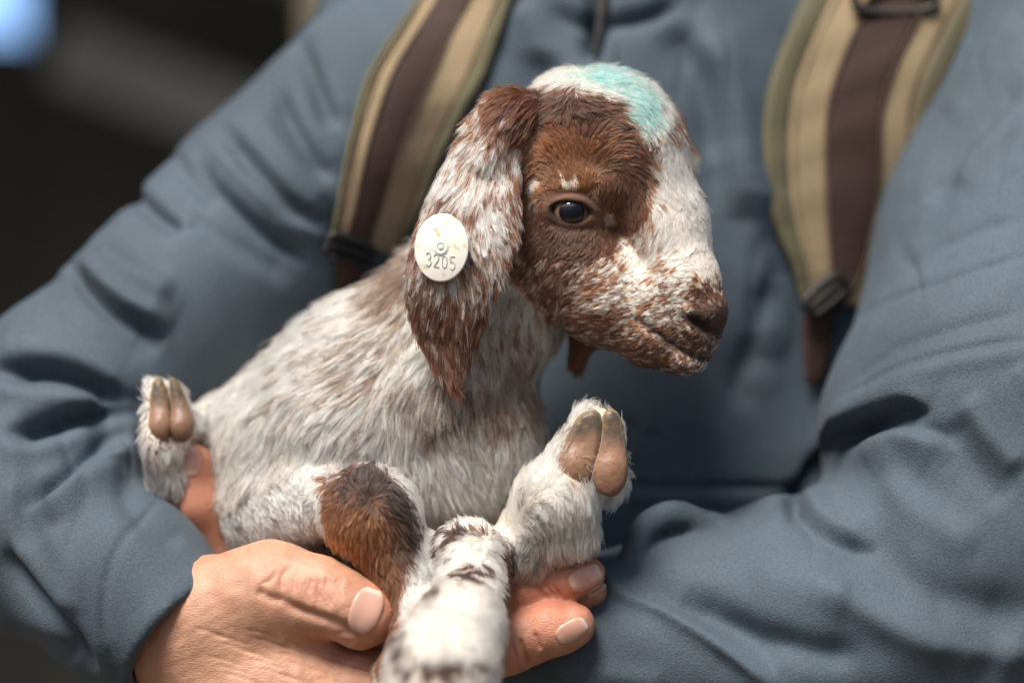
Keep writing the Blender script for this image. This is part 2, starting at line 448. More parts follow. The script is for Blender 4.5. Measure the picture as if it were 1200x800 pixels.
# folds: (points, half width, height) - plus swells, minus creases; vertices facing the lens only
FOLD = [
 # left sleeve, from the armpit outwards
 ([(372, 300), (320, 268), (262, 215), (232, 180)], 14, -13),
 ([(392, 215), (360, 160), (325, 100)], 12, -10), ([(398, 150), (375, 90), (352, 40)], 12, -9), ([(350, 330), (300, 300), (235, 262), (190, 222)], 14, -9),
 ([(380, 285), (330, 250), (275, 195), (245, 165)], 10, 7), ([(388, 240), (345, 195), (300, 135)], 10, 6),
 ([(70, 300), (92, 342), (125, 372), (180, 400)], 13, 12), ([(118, 285), (150, 318), (205, 345)], 15, 12),
 ([(150, 215), (180, 240), (215, 262)], 12, -12), ([(200, 175), (220, 210), (250, 240)], 10, -9),
 ([(-10, 425), (60, 428), (100, 440), (150, 470)], 14, -15), ([(-10, 455), (60, 462), (120, 470)], 13, 9),
 ([(15, 497), (60, 490), (110, 478), (150, 470)], 12, -15), ([(0, 530), (60, 520), (112, 500)], 14, 9),
 ([(40, 565), (80, 545), (118, 515)], 13, 9), ([(55, 610), (100, 575), (140, 552)], 14, 12),
 ([(5, 640), (40, 690), (85, 740), (110, 790)], 15, -12), ([(60, 620), (85, 670), (80, 720)], 17, 8), ([(15, 560), (10, 620), (40, 665)], 14, 8),
 ([(140, 560), (160, 600), (215, 640)], 15, -10), ([(0, 745), (40, 760), (90, 775)], 14, -8),
 # cuff seam
 ([(196, 575), (160, 612), (135, 650), (122, 700), (125, 750), (140, 800)], 4, -4),
 # chest: soft hanging folds, hem line, front opening
 ([(640, 60), (632, 140), (650, 200)], 26, -14), ([(820, 40), (855, 110), (870, 200), (865, 260)], 26, 14), ([(780, 30), (830, 100), (845, 190)], 22, -12),
 ([(610, 0), (640, 60), (690, 110)], 20, 10), ([(690, -60), (702, 0), (700, 40), (694, 75)], 10, -26), ([(640, 10), (690, 22), (740, 20), (800, 0)], 10, -12),
 ([(800, 690), (835, 715), (890, 745), (960, 765), (1015, 768)], 20, -15), ([(1005, 612), (1060, 675), (1120, 705), (1200, 722)], 28, -14), ([(900, 200), (880, 300), (890, 420)], 24, 12), ([(860, 480), (885, 420), (905, 330)], 18, -10),
 ([(715, 562), (760, 568), (830, 570), (925, 570)], 4.5, -7), ([(715, 577), (760, 583), (830, 585), (925, 585)], 8, 3),
 ([(735, 490), (738, 530), (745, 560)], 8, -5), ([(765, 500), (768, 560)], 8, -5), ([(805, 495), (812, 560)], 10, -4),
 ([(688, 652), (728, 694), (790, 720), (850, 760), (900, 800)], 7, 6), ([(745, 672), (790, 702), (855, 738), (915, 785)], 20, -7),
 ([(985, 474), (1060, 432), (1130, 410), (1210, 398)], 5, -6), ([(990, 486), (1060, 446), (1130, 424), (1210, 412)], 12, 6),
 ([(1190, 430), (1215, 470)], 10, 5), ([(930, 660), (1010, 716), (1100, 752), (1260, 770)], 18, 7),
 # right upper arm
 ([(1200, 90), (1150, 140), (1112, 185), (1090, 240)], 16, -16), ([(1200, 130), (1160, 165), (1120, 220)], 16, 8), ([(1200, 20), (1150, 70), (1110, 140)], 16, 8),
 ([(1200, 255), (1140, 275), (1090, 298), (1050, 330)], 9, -4), ([(1200, 300), (1130, 322), (1040, 352), (985, 392)], 5, -4), ([(1200, 365), (1120, 385), (1050, 412), (990, 460)], 7, -5),
 ([(1200, 335), (1100, 365), (1020, 400)], 16, 4), ([(1130, 465), (1160, 510), (1200, 550)], 17, 12), ([(1110, 490), (1135, 540), (1180, 590)], 20, -8),
 
 ([(660, 700), (740, 710), (820, 760), (870, 800)], 18, -5), ([(960, 690), (1040, 720), (1120, 770)], 24, 7), ([(1030, 560), (1090, 610), (1150, 640)], 22, 8),
 ([(880, 660), (940, 690), (1000, 700)], 26, 7), ([(700, 790), (780, 800)], 14, 5),
]
face = np.clip((-nv[:, 1] + 0.25) / 0.6, 0, 1)
# a step: the cloth on one side of the line stands over the other; (points, reach/height above or right, reach/height below or left, softness)
STEP = [
 ([(918, 612), (926, 580), (942, 545), (966, 518), (1000, 496), (1030, 484)], (40, 12), (13, -15), 4),
 ([(966, 516), (1000, 496), (1035, 480), (1066, 472), (1092, 482)], (50, 14), (20, -32), 4),
 ([(985, 528), (1010, 512), (1050, 502), (1095, 512), (1120, 530)], (14, -8), (36, 12), 5),
 ([(930, 556), (940, 588), (962, 614), (992, 630), (1025, 640)], (26, 14), (20, -24), 8),
 ([(760, 700), (830, 738), (880, 770), (920, 810)], (34, -9), (16, 9), 7),
 ([(1240, 700), (1180, 752), (1150, 830)], (30, 8), (34, -8), 14),
 ([(640, 668), (700, 652), (742, 664)], (8, 0), (30, 7), 6),
 # left sleeve
 ([(84, 300), (104, 330), (140, 362), (200, 392)], (30, 30), (26, -36), 7),
 ([(232, 182), (262, 222), (318, 270), (375, 300)], (26, 18), (22, -24), 7),
 ([(262, 140), (292, 178), (340, 232), (385, 262)], (24, 15), (20, -21), 7),
 ([(-20, 428), (50, 425), (100, 438), (160, 470)], (24, 18), (22, -30), 6),
 ([(0, 505), (60, 490), (110, 480), (165, 478)], (20, 14), (20, -30), 6),
 ([(30, 600), (68, 575), (108, 540), (158, 508)], (22, -30), (26, 21), 6),
 ([(150, 215), (182, 242), (222, 268)], (20, 15), (18, -18), 6),
 ([(10, 640), (45, 690), (90, 742), (120, 800)], (26, 15), (24, -15), 8),
 ([(325, 100), (352, 150), (392, 212)], (20, 12), (18, -18), 6), ([(352, 40), (372, 88), (400, 150)], (20, 12), (18, -16), 6),
 # chest
 ([(792, 20), (830, 90), (850, 200), (852, 260)], (40, 16), (26, -12), 12), ([(690, -60), (704, 0), (700, 40), (690, 80)], (18, 8), (16, -26), 5),
 ([(640, 14), (690, 26), (740, 22), (800, 2)], (14, 8), (16, -12), 5), ([(860, 470), (885, 415), (905, 320)], (26, -9), (26, 10), 10),
]
disp = np.zeros(len(V))
for pts, wd, h in FOLD:
    q = spline(pts, 4 * len(pts)) if len(pts) > 2 else np.array(pts)
    x0, y0 = q.min(0) - 3 * wd; x1, y1 = q.max(0) + 3 * wd
    m = (px > x0) & (px < x1) & (py > y0) & (py < y1) & (face > 0)
    if not m.any(): continue
    dl, t, sd_ = line_d(px[m], py[m], q)
    prof = np.exp(-(dl / wd) ** 2) * np.clip(np.minimum(t, 1 - t) * 6 + 0.15, 0, 1)
    disp[m] += h * prof * face[m]
for pts, (wa, ha), (wb, hb), soft in STEP:
    q = spline(pts, 5 * len(pts)); r_ = 3 * max(wa, wb)
    x0, y0 = q.min(0) - r_; x1, y1 = q.max(0) + r_
    m = (px > x0) & (px < x1) & (py > y0) & (py < y1) & (face > 0)
    dl, t, sd_ = line_d(px[m], py[m], q)
    k = 0.5 + 0.5 * np.tanh(dl * sd_ / soft)
    prof = (1 - k) * ha * np.exp(-(dl / wa) ** 1.5) + k * hb * np.exp(-(dl / wb) ** 1.5)
    disp[m] += prof * np.clip(np.minimum(t, 1 - t) * 5, 0, 1) ** 1.0 * face[m]
rg = wav(V * np.array([1, 1, .5]), 75, 17); msk = np.clip(wav(V, 120, 8) + .3, 0, 1)
disp += face * msk * (-2.6 * np.exp(-(rg / .11) ** 2) + 1.6 * np.exp(-((rg - .3) / .25) ** 2))
disp += 1.6 * wav(V * np.array([1, 1, 0.6]), 70, 3) + 0.35 * wav(V, 20, 5)
V = V + nv * disp[:, None]
jacket = make('jacket', V, Q, M_jacket, person)
J_d = J
# cuff and hem stitching, front zip
def surf_line(F, pts, n, off):
    q = spline(pts, n); d = F.front(q[:, 0], q[:, 1], miss=300)
    return [A(x, y, dd - off) for (x, y), dd in zip(q, d)]

# ---- body (skin): hands fine, the rest coarse, one mesh
SK = []
H = Field(tuple(A(140, 1010, -110) + [0, 0, 0]), tuple(A(760, 600, 130)), 2.0)
hand = [ # (prim, k)
 (Cone((120, 735, 62, 62), (225, 742, 30, 66)), 20), (Cone((225, 742, 30, 66), (300, 800, 22, 84)), 30), (Ell((320, 815, 20), (115, 105, 55), rot=-18), 40),
 (Cone((255, 712, 8, 62), (318, 694, -8, 56)), 36), (Cone((318, 694, -8, 56), (372, 698, -28, 44)), 26), (Cone((372, 698, -28, 42), (402, 708, -38, 37)), 20),
 (Cone((402, 708, -38, 37), (432, 722, -46, 31)), 18), (Ell((425, 722, -44), (36, 40, 26), rot=-28), 10),
 (Cone((360, 820, 5, 66), (420, 815, 5, 52)), 30), (Cone((420, 812, 5, 46), (530, 778, 18, 36)), 18), (Cone((530, 778, 18, 36), (600, 752, 6, 34)), 14),
 (Cone((600, 752, 6, 34), (648, 737, 0, 31)), 12), (Cone((648, 737, 0, 31), (671, 732, -2, 26.5)), 10)]
for p, k in hand: H.op(p, k)
f2 = [Cone((430, 760, 60, 40), (540, 715, 55, 32)), Cone((540, 715, 55, 32), (620, 690, 28, 27)), Cone((620, 690, 28, 27), (665, 679, 18, 25)), Cone((665, 679, 18, 25), (688, 673, 16, 21))]
for p in f2: H.op(p, 9)
f3 = [Cone((440, 790, 80, 36), (600, 730, 60, 26)), Cone((600, 730, 60, 26), (660, 706, 44, 22)), Cone((660, 706, 44, 22), (694, 692, 36, 17))]
for p in f3: H.op(p, 4)
f4 = [Cone((430, 850, 70, 40), (540, 858, 60, 27)), Cone((540, 858, 60, 27), (600, 850, 45, 22))]
for p in f4: H.op(p, 6)
Hv, Hq = H.mesh(2)
nh = normals(Hv, Hq); hx, hy = to_img(Hv)
CRE = [([(330, 700), (345, 712), (372, 722), (400, 733), (428, 752)], 6, -7), ([(300, 690), (316, 700), (334, 704)], 6, -4),
       ([(375, 676), (372, 690), (376, 712)], 3.2, -1.6), ([(384, 673), (381, 692), (386, 716)], 3.0, -1.6), ([(366, 676), (362, 694)], 3, -1.3),
       ([(326, 668), (316, 680), (306, 684)], 3, -1.6), ([(342, 662), (330, 676), (330, 692)], 3, -1.6), ([(352, 664), (345, 680), (345, 696)], 3, -1.2),
       ([(608, 746), (614, 764), (622, 784)], 3.2, -5), ([(626, 740), (634, 762)], 2.6, -3), ([(600, 752), (606, 775)], 2.6, -2.5), ([(590, 760), (596, 780)], 2.4, -1.6),
       ([(636, 680), (650, 700)], 2.4, -2.2), ([(645, 682), (658, 701)], 2.4, -2.2), ([(628, 684), (640, 702)], 2.4, -1.8)]
for i in range(11):   # knuckle creases across the thumb joint
    x = 356 + i * 4.2; CRE.append(([(x + 5, 674 + (i % 3) * 2), (x, 688), (x + 3, 704 + (i % 2) * 6)], 2.0, -1.3 - .5 * (i % 3 == 1)))
for i in range(26):   # fine slack-skin lines on the back of the hand
    x = 225 + (i * 37) % 190; y = 735 + (i * 53) % 60
    CRE.append(([(x, y), (x + 22, y + 5), (x + 46, y + 14)], 2.6, -0.9))
for pts, wd, h in CRE:
    q = spline(pts, 3 * len(pts)) if len(pts) > 2 else np.array(pts)
    dl, t, _ = line_d(hx, hy, q)
    Hv += nh * (h * np.exp(-(dl / wd) ** 2) * np.clip(-nh[:, 1] * 1.5, 0, 1) * np.clip(np.minimum(t, 1 - t) * 5 + 0.1, 0, 1))[:, None]
Hv += nh * (0.5 * wav(Hv, 16, 2) + 0.25 * wav(Hv, 7, 6))[:, None]
SKA = np.array([0.53, 0.295, 0.20])
def skin_col(P, nrm=None):
    x, y = to_img(P); c = np.tile(SKA, (len(P), 1))
    def blob(cx, cy, r, col, a):
        w_ = a * np.exp(-((x - cx) ** 2 + (y - cy) ** 2) / r ** 2); c[:] = c * (1 - w_[:, None]) + np.array(col) * w_[:, None]
    red = (0.46, 0.145, 0.085)
    for cx, cy, r, a in [(445, 700, 26, .55), (430, 755, 22, .4), (378, 690, 22, .3), (690, 660, 26, .65), (650, 680, 45, .55), (610, 700, 40, .4), (660, 715, 35, .5), (620, 760, 50, .3), (335, 690, 26, .2), (222, 540, 40, .6), (235, 600, 50, .5)]:
        blob(cx, cy, r, red, a)
    return c
# the other hand, coming up behind the kid
H2 = Field(tuple(A(170, 850, 60)), tuple(A(470, 500, 300)), 4)
for p, k in [(Cone((224, 546, 112, 27), (230, 590, 116, 31)), 10), (Cone((230, 590, 116, 31), (262, 660, 150, 36)), 12), (Cone((262, 660, 150, 36), (330, 720, 180, 52)), 20),
             (Ell((350, 735, 190), (80, 60, 40), rot=-20), 24), (Cone((350, 735, 190, 50), (450, 748, 182, 60)), 20), (Cone((330, 740, 200, 30), (250, 720, 225, 22)), 10),
             (Cone((330, 700, 215, 26), (250, 660, 240, 20)), 8), (Cone((345, 690, 225, 24), (275, 610, 262, 19)), 8), (Cone((335, 760, 215, 24), (262, 775, 230, 19)), 8)]: H2.op(p, k)
H2v, H2q = H2.mesh(2)
B = Field((-800, 200, -3700), (950, 1150, 1650), 22)
for a, b_ in [((720, -150, 620, 95), (715, -420, 610, 95)), ((720, 200, 650, 200), (720, 900, 650, 210)), ((640, 1500, 680, 150), (640, 2300, 700, 95)), ((820, 1500, 680, 150), (830, 2300, 700, 95)),
              ((640, 2300, 700, 95), (640, 2950, 720, 60)), ((830, 2300, 700, 95), (840, 2950, 720, 60)), ((720, 1200, 660, 210), (730, 1500, 680, 220)), ((640, 3120, 720, 60), (630, 3140, 480, 55)), ((840, 3120, 720, 60), (850, 3140, 480, 55)),
              ((452, 128, 450, 60), (80, 520, 240, 50)), ((80, 520, 240, 50), (150, 720, 60, 48)), ((1130, 60, 470, 80), (1215, 590, 250, 55)), ((1215, 590, 250, 55), (900, 770, 180, 50)), ((900, 770, 180, 50), (430, 745, 180, 48))]:
    B.op(Cone(a, b_), 40)
for p in [Ell((710, -600, 600), (185, 270, 215)), Ell((710, -470, 520), (110, 130, 110)), Ell((705, -560, 375), (28, 60, 40)), Ell((705, -450, 400), (60, 22, 26)), Ell((545, -570, 610), (24, 60, 40)), Ell((872, -570, 610), (24, 60, 40))]: B.op(p, 30)
Bv, Bq = B.mesh(2)
off1 = len(Hv); off2 = off1 + len(H2v)
Vb = np.vstack([Hv, H2v, Bv]); Qb = np.vstack([Hq, H2q + off1, Bq + off2])
body = make('body', Vb, Qb, M_skin, person, col=skin_col(Vb))
# trousers and shoes, below the picture
T = Field((-400, 250, -3750), (750, 1150, -1000), 22)
for a, b_ in [((720, 1200, 660, 290), (730, 1500, 680, 290)), ((640, 1500, 680, 195), (640, 2300, 700, 130)), ((820, 1500, 680, 195), (830, 2300, 700, 130)), ((640, 2300, 700, 130), (640, 3010, 720, 105)), ((830, 2300, 700, 130), (840, 3010, 720, 105))]:
    T.op(Cone(a, b_), 40)
Tv, Tq = T.mesh(2); make('trousers', Tv, Tq, M_trouser, person)
for sx in (640, 845):
    S = Field(tuple(A(sx, 3200, 720) - [150, 420, 60]), tuple(A(sx, 3200, 720) + [150, 150, 260]), 14)
    S.op(Cone((sx, 3110, 720, 78), (sx - 5, 3125, 470, 66)), 30); S.op(Cone((sx, 3000, 725, 70), (sx, 3110, 725, 80)), 30)
    v, q = S.mesh(2); v[:, 2] = np.maximum(v[:, 2], -HGT / UNIT + 2); make('shoe', v, q, M_black, person)
# hair on the head (above the picture)
HC = Field(tuple(A(710, -560, 620) - [320, 330, 200]), tuple(A(710, -560, 620) + [320, 330, 420]), 14)
HC.op(Ell((710, -640, 640), (205, 262, 222)), 20); HC.op(Ell((710, -520, 380), (170, 190, 190)), 10, 's')
v, q = HC.mesh(2); v += normals(v, q) * (6 * wav(v, 30, 4))[:, None]; make('hair', v, q, M_brown, person)

# ---- nails: curved plates lying on the fingertips
def nail(F, c, ang, L, Wd, lift=1.4, tip=(0.68, 0.52, 0.44), base=(0.56, 0.31, 0.24)):
    """c picture place, ang direction of the free edge (deg, anticlockwise from right), L and Wd half sizes"""
    n, m_ = 17, 13; ca, sa = math.cos(R(ang)), math.sin(R(ang))
    us, vs = np.meshgrid(np.linspace(-1, 1, n), np.linspace(-1, 1, m_), indexing='ij')
    # rounded plate
    lim = (1 - np.abs(us) ** 3.4 * 0.55)
    vv = vs * lim
    x = c[0] + us * L * ca * 1 + vv * Wd * sa; y = c[1] - us * L * sa + vv * Wd * ca
    d = F.front(x, y, miss=np.nan); med = np.nanmedian(d); d = np.where(np.isnan(d), med + 14, d)
    d = np.minimum(d, med + 16)
    k = np.clip(1.15 - np.maximum(np.abs(us), np.abs(vs)) ** 6, 0, 1)
    top = np.array([[A(x[i, j], y[i, j], d[i, j] - lift * k[i, j] - 0.35) for j in range(m_)] for i in range(n)])
    bot = top + np.array([0, 3.0, 0])
    V = np.vstack([top.reshape(-1, 3), bot.reshape(-1, 3)]); nn_ = n * m_
    Fc = []
    for i in range(n - 1):
        for j in range(m_ - 1):
            a = i * m_ + j; Fc.append((a, a + 1, a + m_ + 1, a + m_)); Fc.append((a + nn_, a + m_ + nn_, a + m_ + 1 + nn_, a + 1 + nn_))
    ring = [(i * m_, (i + 1) * m_) for i in range(n - 1)] + [((n - 1) * m_ + j, (n - 1) * m_ + j + 1) for j in range(m_ - 1)] + \
           [((i + 1) * m_ + m_ - 1, i * m_ + m_ - 1) for i in range(n - 2, -1, -1)] + [(j + 1, j) for j in range(m_ - 2, -1, -1)]
    for a, b_ in ring: Fc.append((a, b_, b_ + nn_, a + nn_))
    u_ = us.reshape(-1)
    tt = np.clip((u_ - 0.72) / 0.12, 0, 1)[:, None]; lun = (np.clip((-u_ - 0.5) / 0.3, 0, 1) * np.clip(1 - np.abs(vs.reshape(-1)) * 1.2, 0, 1))[:, None]
    col = np.array(base) * (1 - tt) + np.array(tip) * tt; col = col * (1 - 0.5 * lun) + np.array([0.74, 0.52, 0.45]) * 0.5 * lun
    return make('fingernail', V, Fc, M_nail, person, col=np.vstack([col, col]))
nail(H, (429, 715), 70, 27, 18.5, base=(0.55, 0.32, 0.255)).data.name = 'thumbnail'
nail(H, (686, 677), 27, 20, 14)
nail(H, (670, 739), 30, 20, 12.5)
nail(H, (699, 692), 32, 13, 4)
nail(H2, (221, 541), 95, 17, 14)

# ================================================================== THE GOAT KID
G = {}
G['head'] = [ # (prim, blend)
 (Ell((690, 181, 80), (100, 101, 84)), 10), (Ell((733, 152, 70), (50, 54, 60)), 26), (Ell((650, 210, 80), (62, 80, 78)), 24),
 (Cone((745, 190, 55, 62), (778, 262, 44, 47)), 26), (Cone((778, 262, 44, 48), (799, 338, 22, 44)), 20), (Cone((799, 338, 22, 44), (814, 364, 14, 35)), 16),
 (Ell((786, 192, 104), (30, 32, 38)), 14), (Ell((668, 238, 20), (44, 40, 30)), 16), (Ell((690, 214, 18), (46, 20, 28), rot=-14), 12),
 (Cone((655, 290, 72, 66), (712, 345, 52, 56)), 22), (Cone((712, 345, 52, 56), (768, 385, 32, 43)), 22), (Cone((765, 388, 32, 42), (802, 408, 20, 28)), 14),
 (Cone((772, 352, 34, 46), (812, 378, 14, 34)), 14), (Ell((822, 396, 10), (22, 20, 24)), 9), (Ell((832, 366, 6), (20, 26, 28)), 8), (Ell((802, 422, 16), (28, 16, 24)), 12),
 (Ell((672, 300, 30), (40, 44, 34)), 18), (Ell((610, 160, 55), (36, 42, 46)), 16)]
ear_poly = spline([(612, 118), (585, 112), (556, 130), (533, 170), (512, 212), (494, 255), (480, 300), (478, 345), (486, 385), (503, 420), (518, 445), (531, 455), (545, 432), (560, 396), (577, 352), (594, 315), (604, 280), (609, 240), (608, 200), (612, 160), (622, 132)], 60)
def ear_d(x, y):
    t = np.clip((y - 120) / 330, 0, 1)
    return 28 - 62 * np.sin(np.clip(t * 2.0, 0, 1.57)) ** 1.0 + 10 * np.sin(t * 9) * t + 20 * ((x - (590 - 62 * t)) / 62.0) ** 2 * (1 - 0.5 * t) + 20 * t * t + 10 * np.maximum(0, 0.25 - t)
G['ear'] = [(Slab(ear_poly, ear_d, 5.0, 6), 10), (Cone((606, 136, 34, 26), (572, 185, 4, 7)), 26)]
G['ear_far'] = [(Cone((770, 150, 150, 26), (720, 260, 170, 26)), 10), (Cone((720, 260, 170, 26), (690, 380, 120, 22)), 10), (Cone((690, 380, 120, 20), (676, 420, 118, 9)), 8)]
G['trunk'] = [(Cone((640, 270, 112, 62), (588, 360, 112, 66)), 30), (Cone((588, 360, 112, 66), (520, 450, 130, 96)), 30), (Cone((520, 470, 135, 100), (420, 510, 150, 112)), 30),
 (Cone((420, 510, 150, 112), (355, 560, 165, 98)), 30), (Cone((520, 350, 135, 66), (430, 430, 150, 76)), 40), (Cone((430, 430, 150, 76), (330, 510, 165, 80)), 40), (Ell((560, 520, 120), (74, 84, 80)), 30), (Cone((300, 560, 175, 56), (262, 490, 180, 22)), 24), (Ell((470, 560, 110), (120, 70, 70)), 30)]
G['fore'] = [(Cone((312, 602, 125, 52), (382, 592, 28, 36)), 46), (Ell((433, 600, -14), (58, 54, 50), rot=-12), 14), (Cone((440, 615, -14, 50), (466, 668, -22, 33)), 14), (Cone((466, 668, -22, 33), (490, 715, -45, 27)), 12), (Cone((488, 640, -8, 24), (497, 710, -20, 24)), 10), (Cone((490, 715, -45, 27), (478, 790, -90, 28)), 12), (Cone((470, 790, -90, 30), (462, 880, -110, 28)), 12)]
G['stripe'] = [(Cone((585, 660, 40, 30), (548, 655, -15, 43)), 10), (Cone((550, 655, -15, 43), (551, 700, -60, 37)), 12), (Cone((551, 700, -60, 37), (536, 738, -150, 48)), 18), (Cone((536, 738, -150, 50), (518, 785, -215, 64)), 22), (Cone((518, 785, -215, 64), (505, 870, -260, 58)), 14)]
G['foot'] = [(Cone((600, 690, 70, 40), (620, 640, 28, 42)), 14), (Cone((620, 640, 28, 42), (650, 590, 5, 47)), 14), (Cone((650, 590, 5, 47), (678, 545, 2, 38)), 14), (Cone((678, 545, 2, 34), (690, 500, 6, 22)), 12), (Ell((664, 628, 4), (36, 26, 34), rot=20), 14), (Cone((708, 556, 4, 26), (712, 505, 6, 16)), 12), (Ell((697, 520, 14), (32, 44, 20)), 10)]
G['foot_rear'] = [(Cone((262, 600, 150, 34), (195, 560, 105, 28)), 14), (Cone((195, 560, 105, 28), (182, 520, 92, 34)), 12), (Cone((178, 520, 92, 33), (178, 466, 96, 23)), 12), (Cone((192, 520, 98, 30), (200, 466, 102, 20)), 10), (Cone((262, 490, 165, 26), (225, 500, 130, 20)), 14)]
K = Field(tuple(A(100, 920, -310)), tuple(A(900, 40, 300)), 3.4)
for gname in ('trunk', 'head', 'ear', 'ear_far', 'fore', 'stripe', 'foot', 'foot_rear'):
    for i, (p, k) in enumerate(G[gname]):
        K.op(p, 5 if (i == 0 and gname in ('ear', 'ear_far', 'stripe', 'foot')) else k)
# eye, nostrils, mouth line
EC = (668.5, 246.5)
eye_front = float(K.front([EC[0]], [EC[1]])[0])
def ell_pts(cx, cy, rx, ry, rot, n, pinch=0.0):
    out = []
    for i in range(n + 1):
        a = 2 * math.pi * i / n; x = rx * math.cos(a); y = ry * math.sin(a) * (1 - pinch * max(0, math.cos(a)) ** 3)
        out.append((cx + x * math.cos(R(rot)) - y * math.sin(R(rot)), cy + x * math.sin(R(rot)) + y * math.cos(R(rot))))
    return out
K.op(Ell((EC[0], EC[1] + 1.8, eye_front), (28, 14, 15), rot=-8), 3, 's')
lid = ell_pts(EC[0] + 1, EC[1] + 1.8, 29, 15, 8, 22, 0.6)
ld = K.front([p[0] for p in lid], [p[1] for p in lid], miss=eye_front)
for (a, da), (b_, db) in zip(list(zip(lid, ld))[:-1], list(zip(lid, ld))[1:]):
    da = min(da, eye_front + 8); db = min(db, eye_front + 8)
    K.op(Cone((a[0], a[1], da + 1, 2.6), (b_[0], b_[1], db + 1, 2.6)), 5)
_lidfold = onto(K, [(642, 236, 2.4), (652, 229, 2.6), (668, 225.5, 2.8), (684, 227, 2.6), (697, 234, 2.2)], 0)
press(K, _lidfold, 3, 's')
press(K, onto(K, [(644, 260, 1.8), (660, 269, 2.0), (680, 270, 2.0), (696, 264, 1.8)], 0), 3, 's')
def groove(pts, dd, k=5):
    press(K, onto(K, pts, dd), k, 's')
groove([(806, 369, 4), (815, 376, 7), (826, 384, 7.5), (832, 388, 5)], 0, 5)
groove([(750, 376, 2.2), (765, 386, 3.2), (785, 400, 3.6), (806, 415, 3.4), (822, 421, 2.6), (832, 421, 1.2)], -0.5, 5)
groove([(842, 372, 2.5), (843, 392, 2.5), (840, 408, 2.5)], -0.3, 5)
for pts in ([(800, 362, 5), (812, 363, 6), (824, 368, 6)], [(806, 382, 5), (818, 392, 6)]):
    press(K, onto(K, pts, 3), 8, 'u')
press(K, onto(K, [(698, 252, 2.5), (712, 259, 3), (722, 268, 2.5)], 0), 4, 's')
Kv, Kq = K.mesh(2)

def gdist(P):
    X, Y, Z = P[:, 0], P[:, 1], P[:, 2]
    names = list(G); D = np.stack([np.min([p(X, Y, Z) for p, _ in G[n]], axis=0) for n in names], 1)
    return names, D
def groups(P):
    names, D = gdist(P)
    D[:, names.index('ear')] -= 2.5
    return np.array(names)[np.argmin(D, 1)]

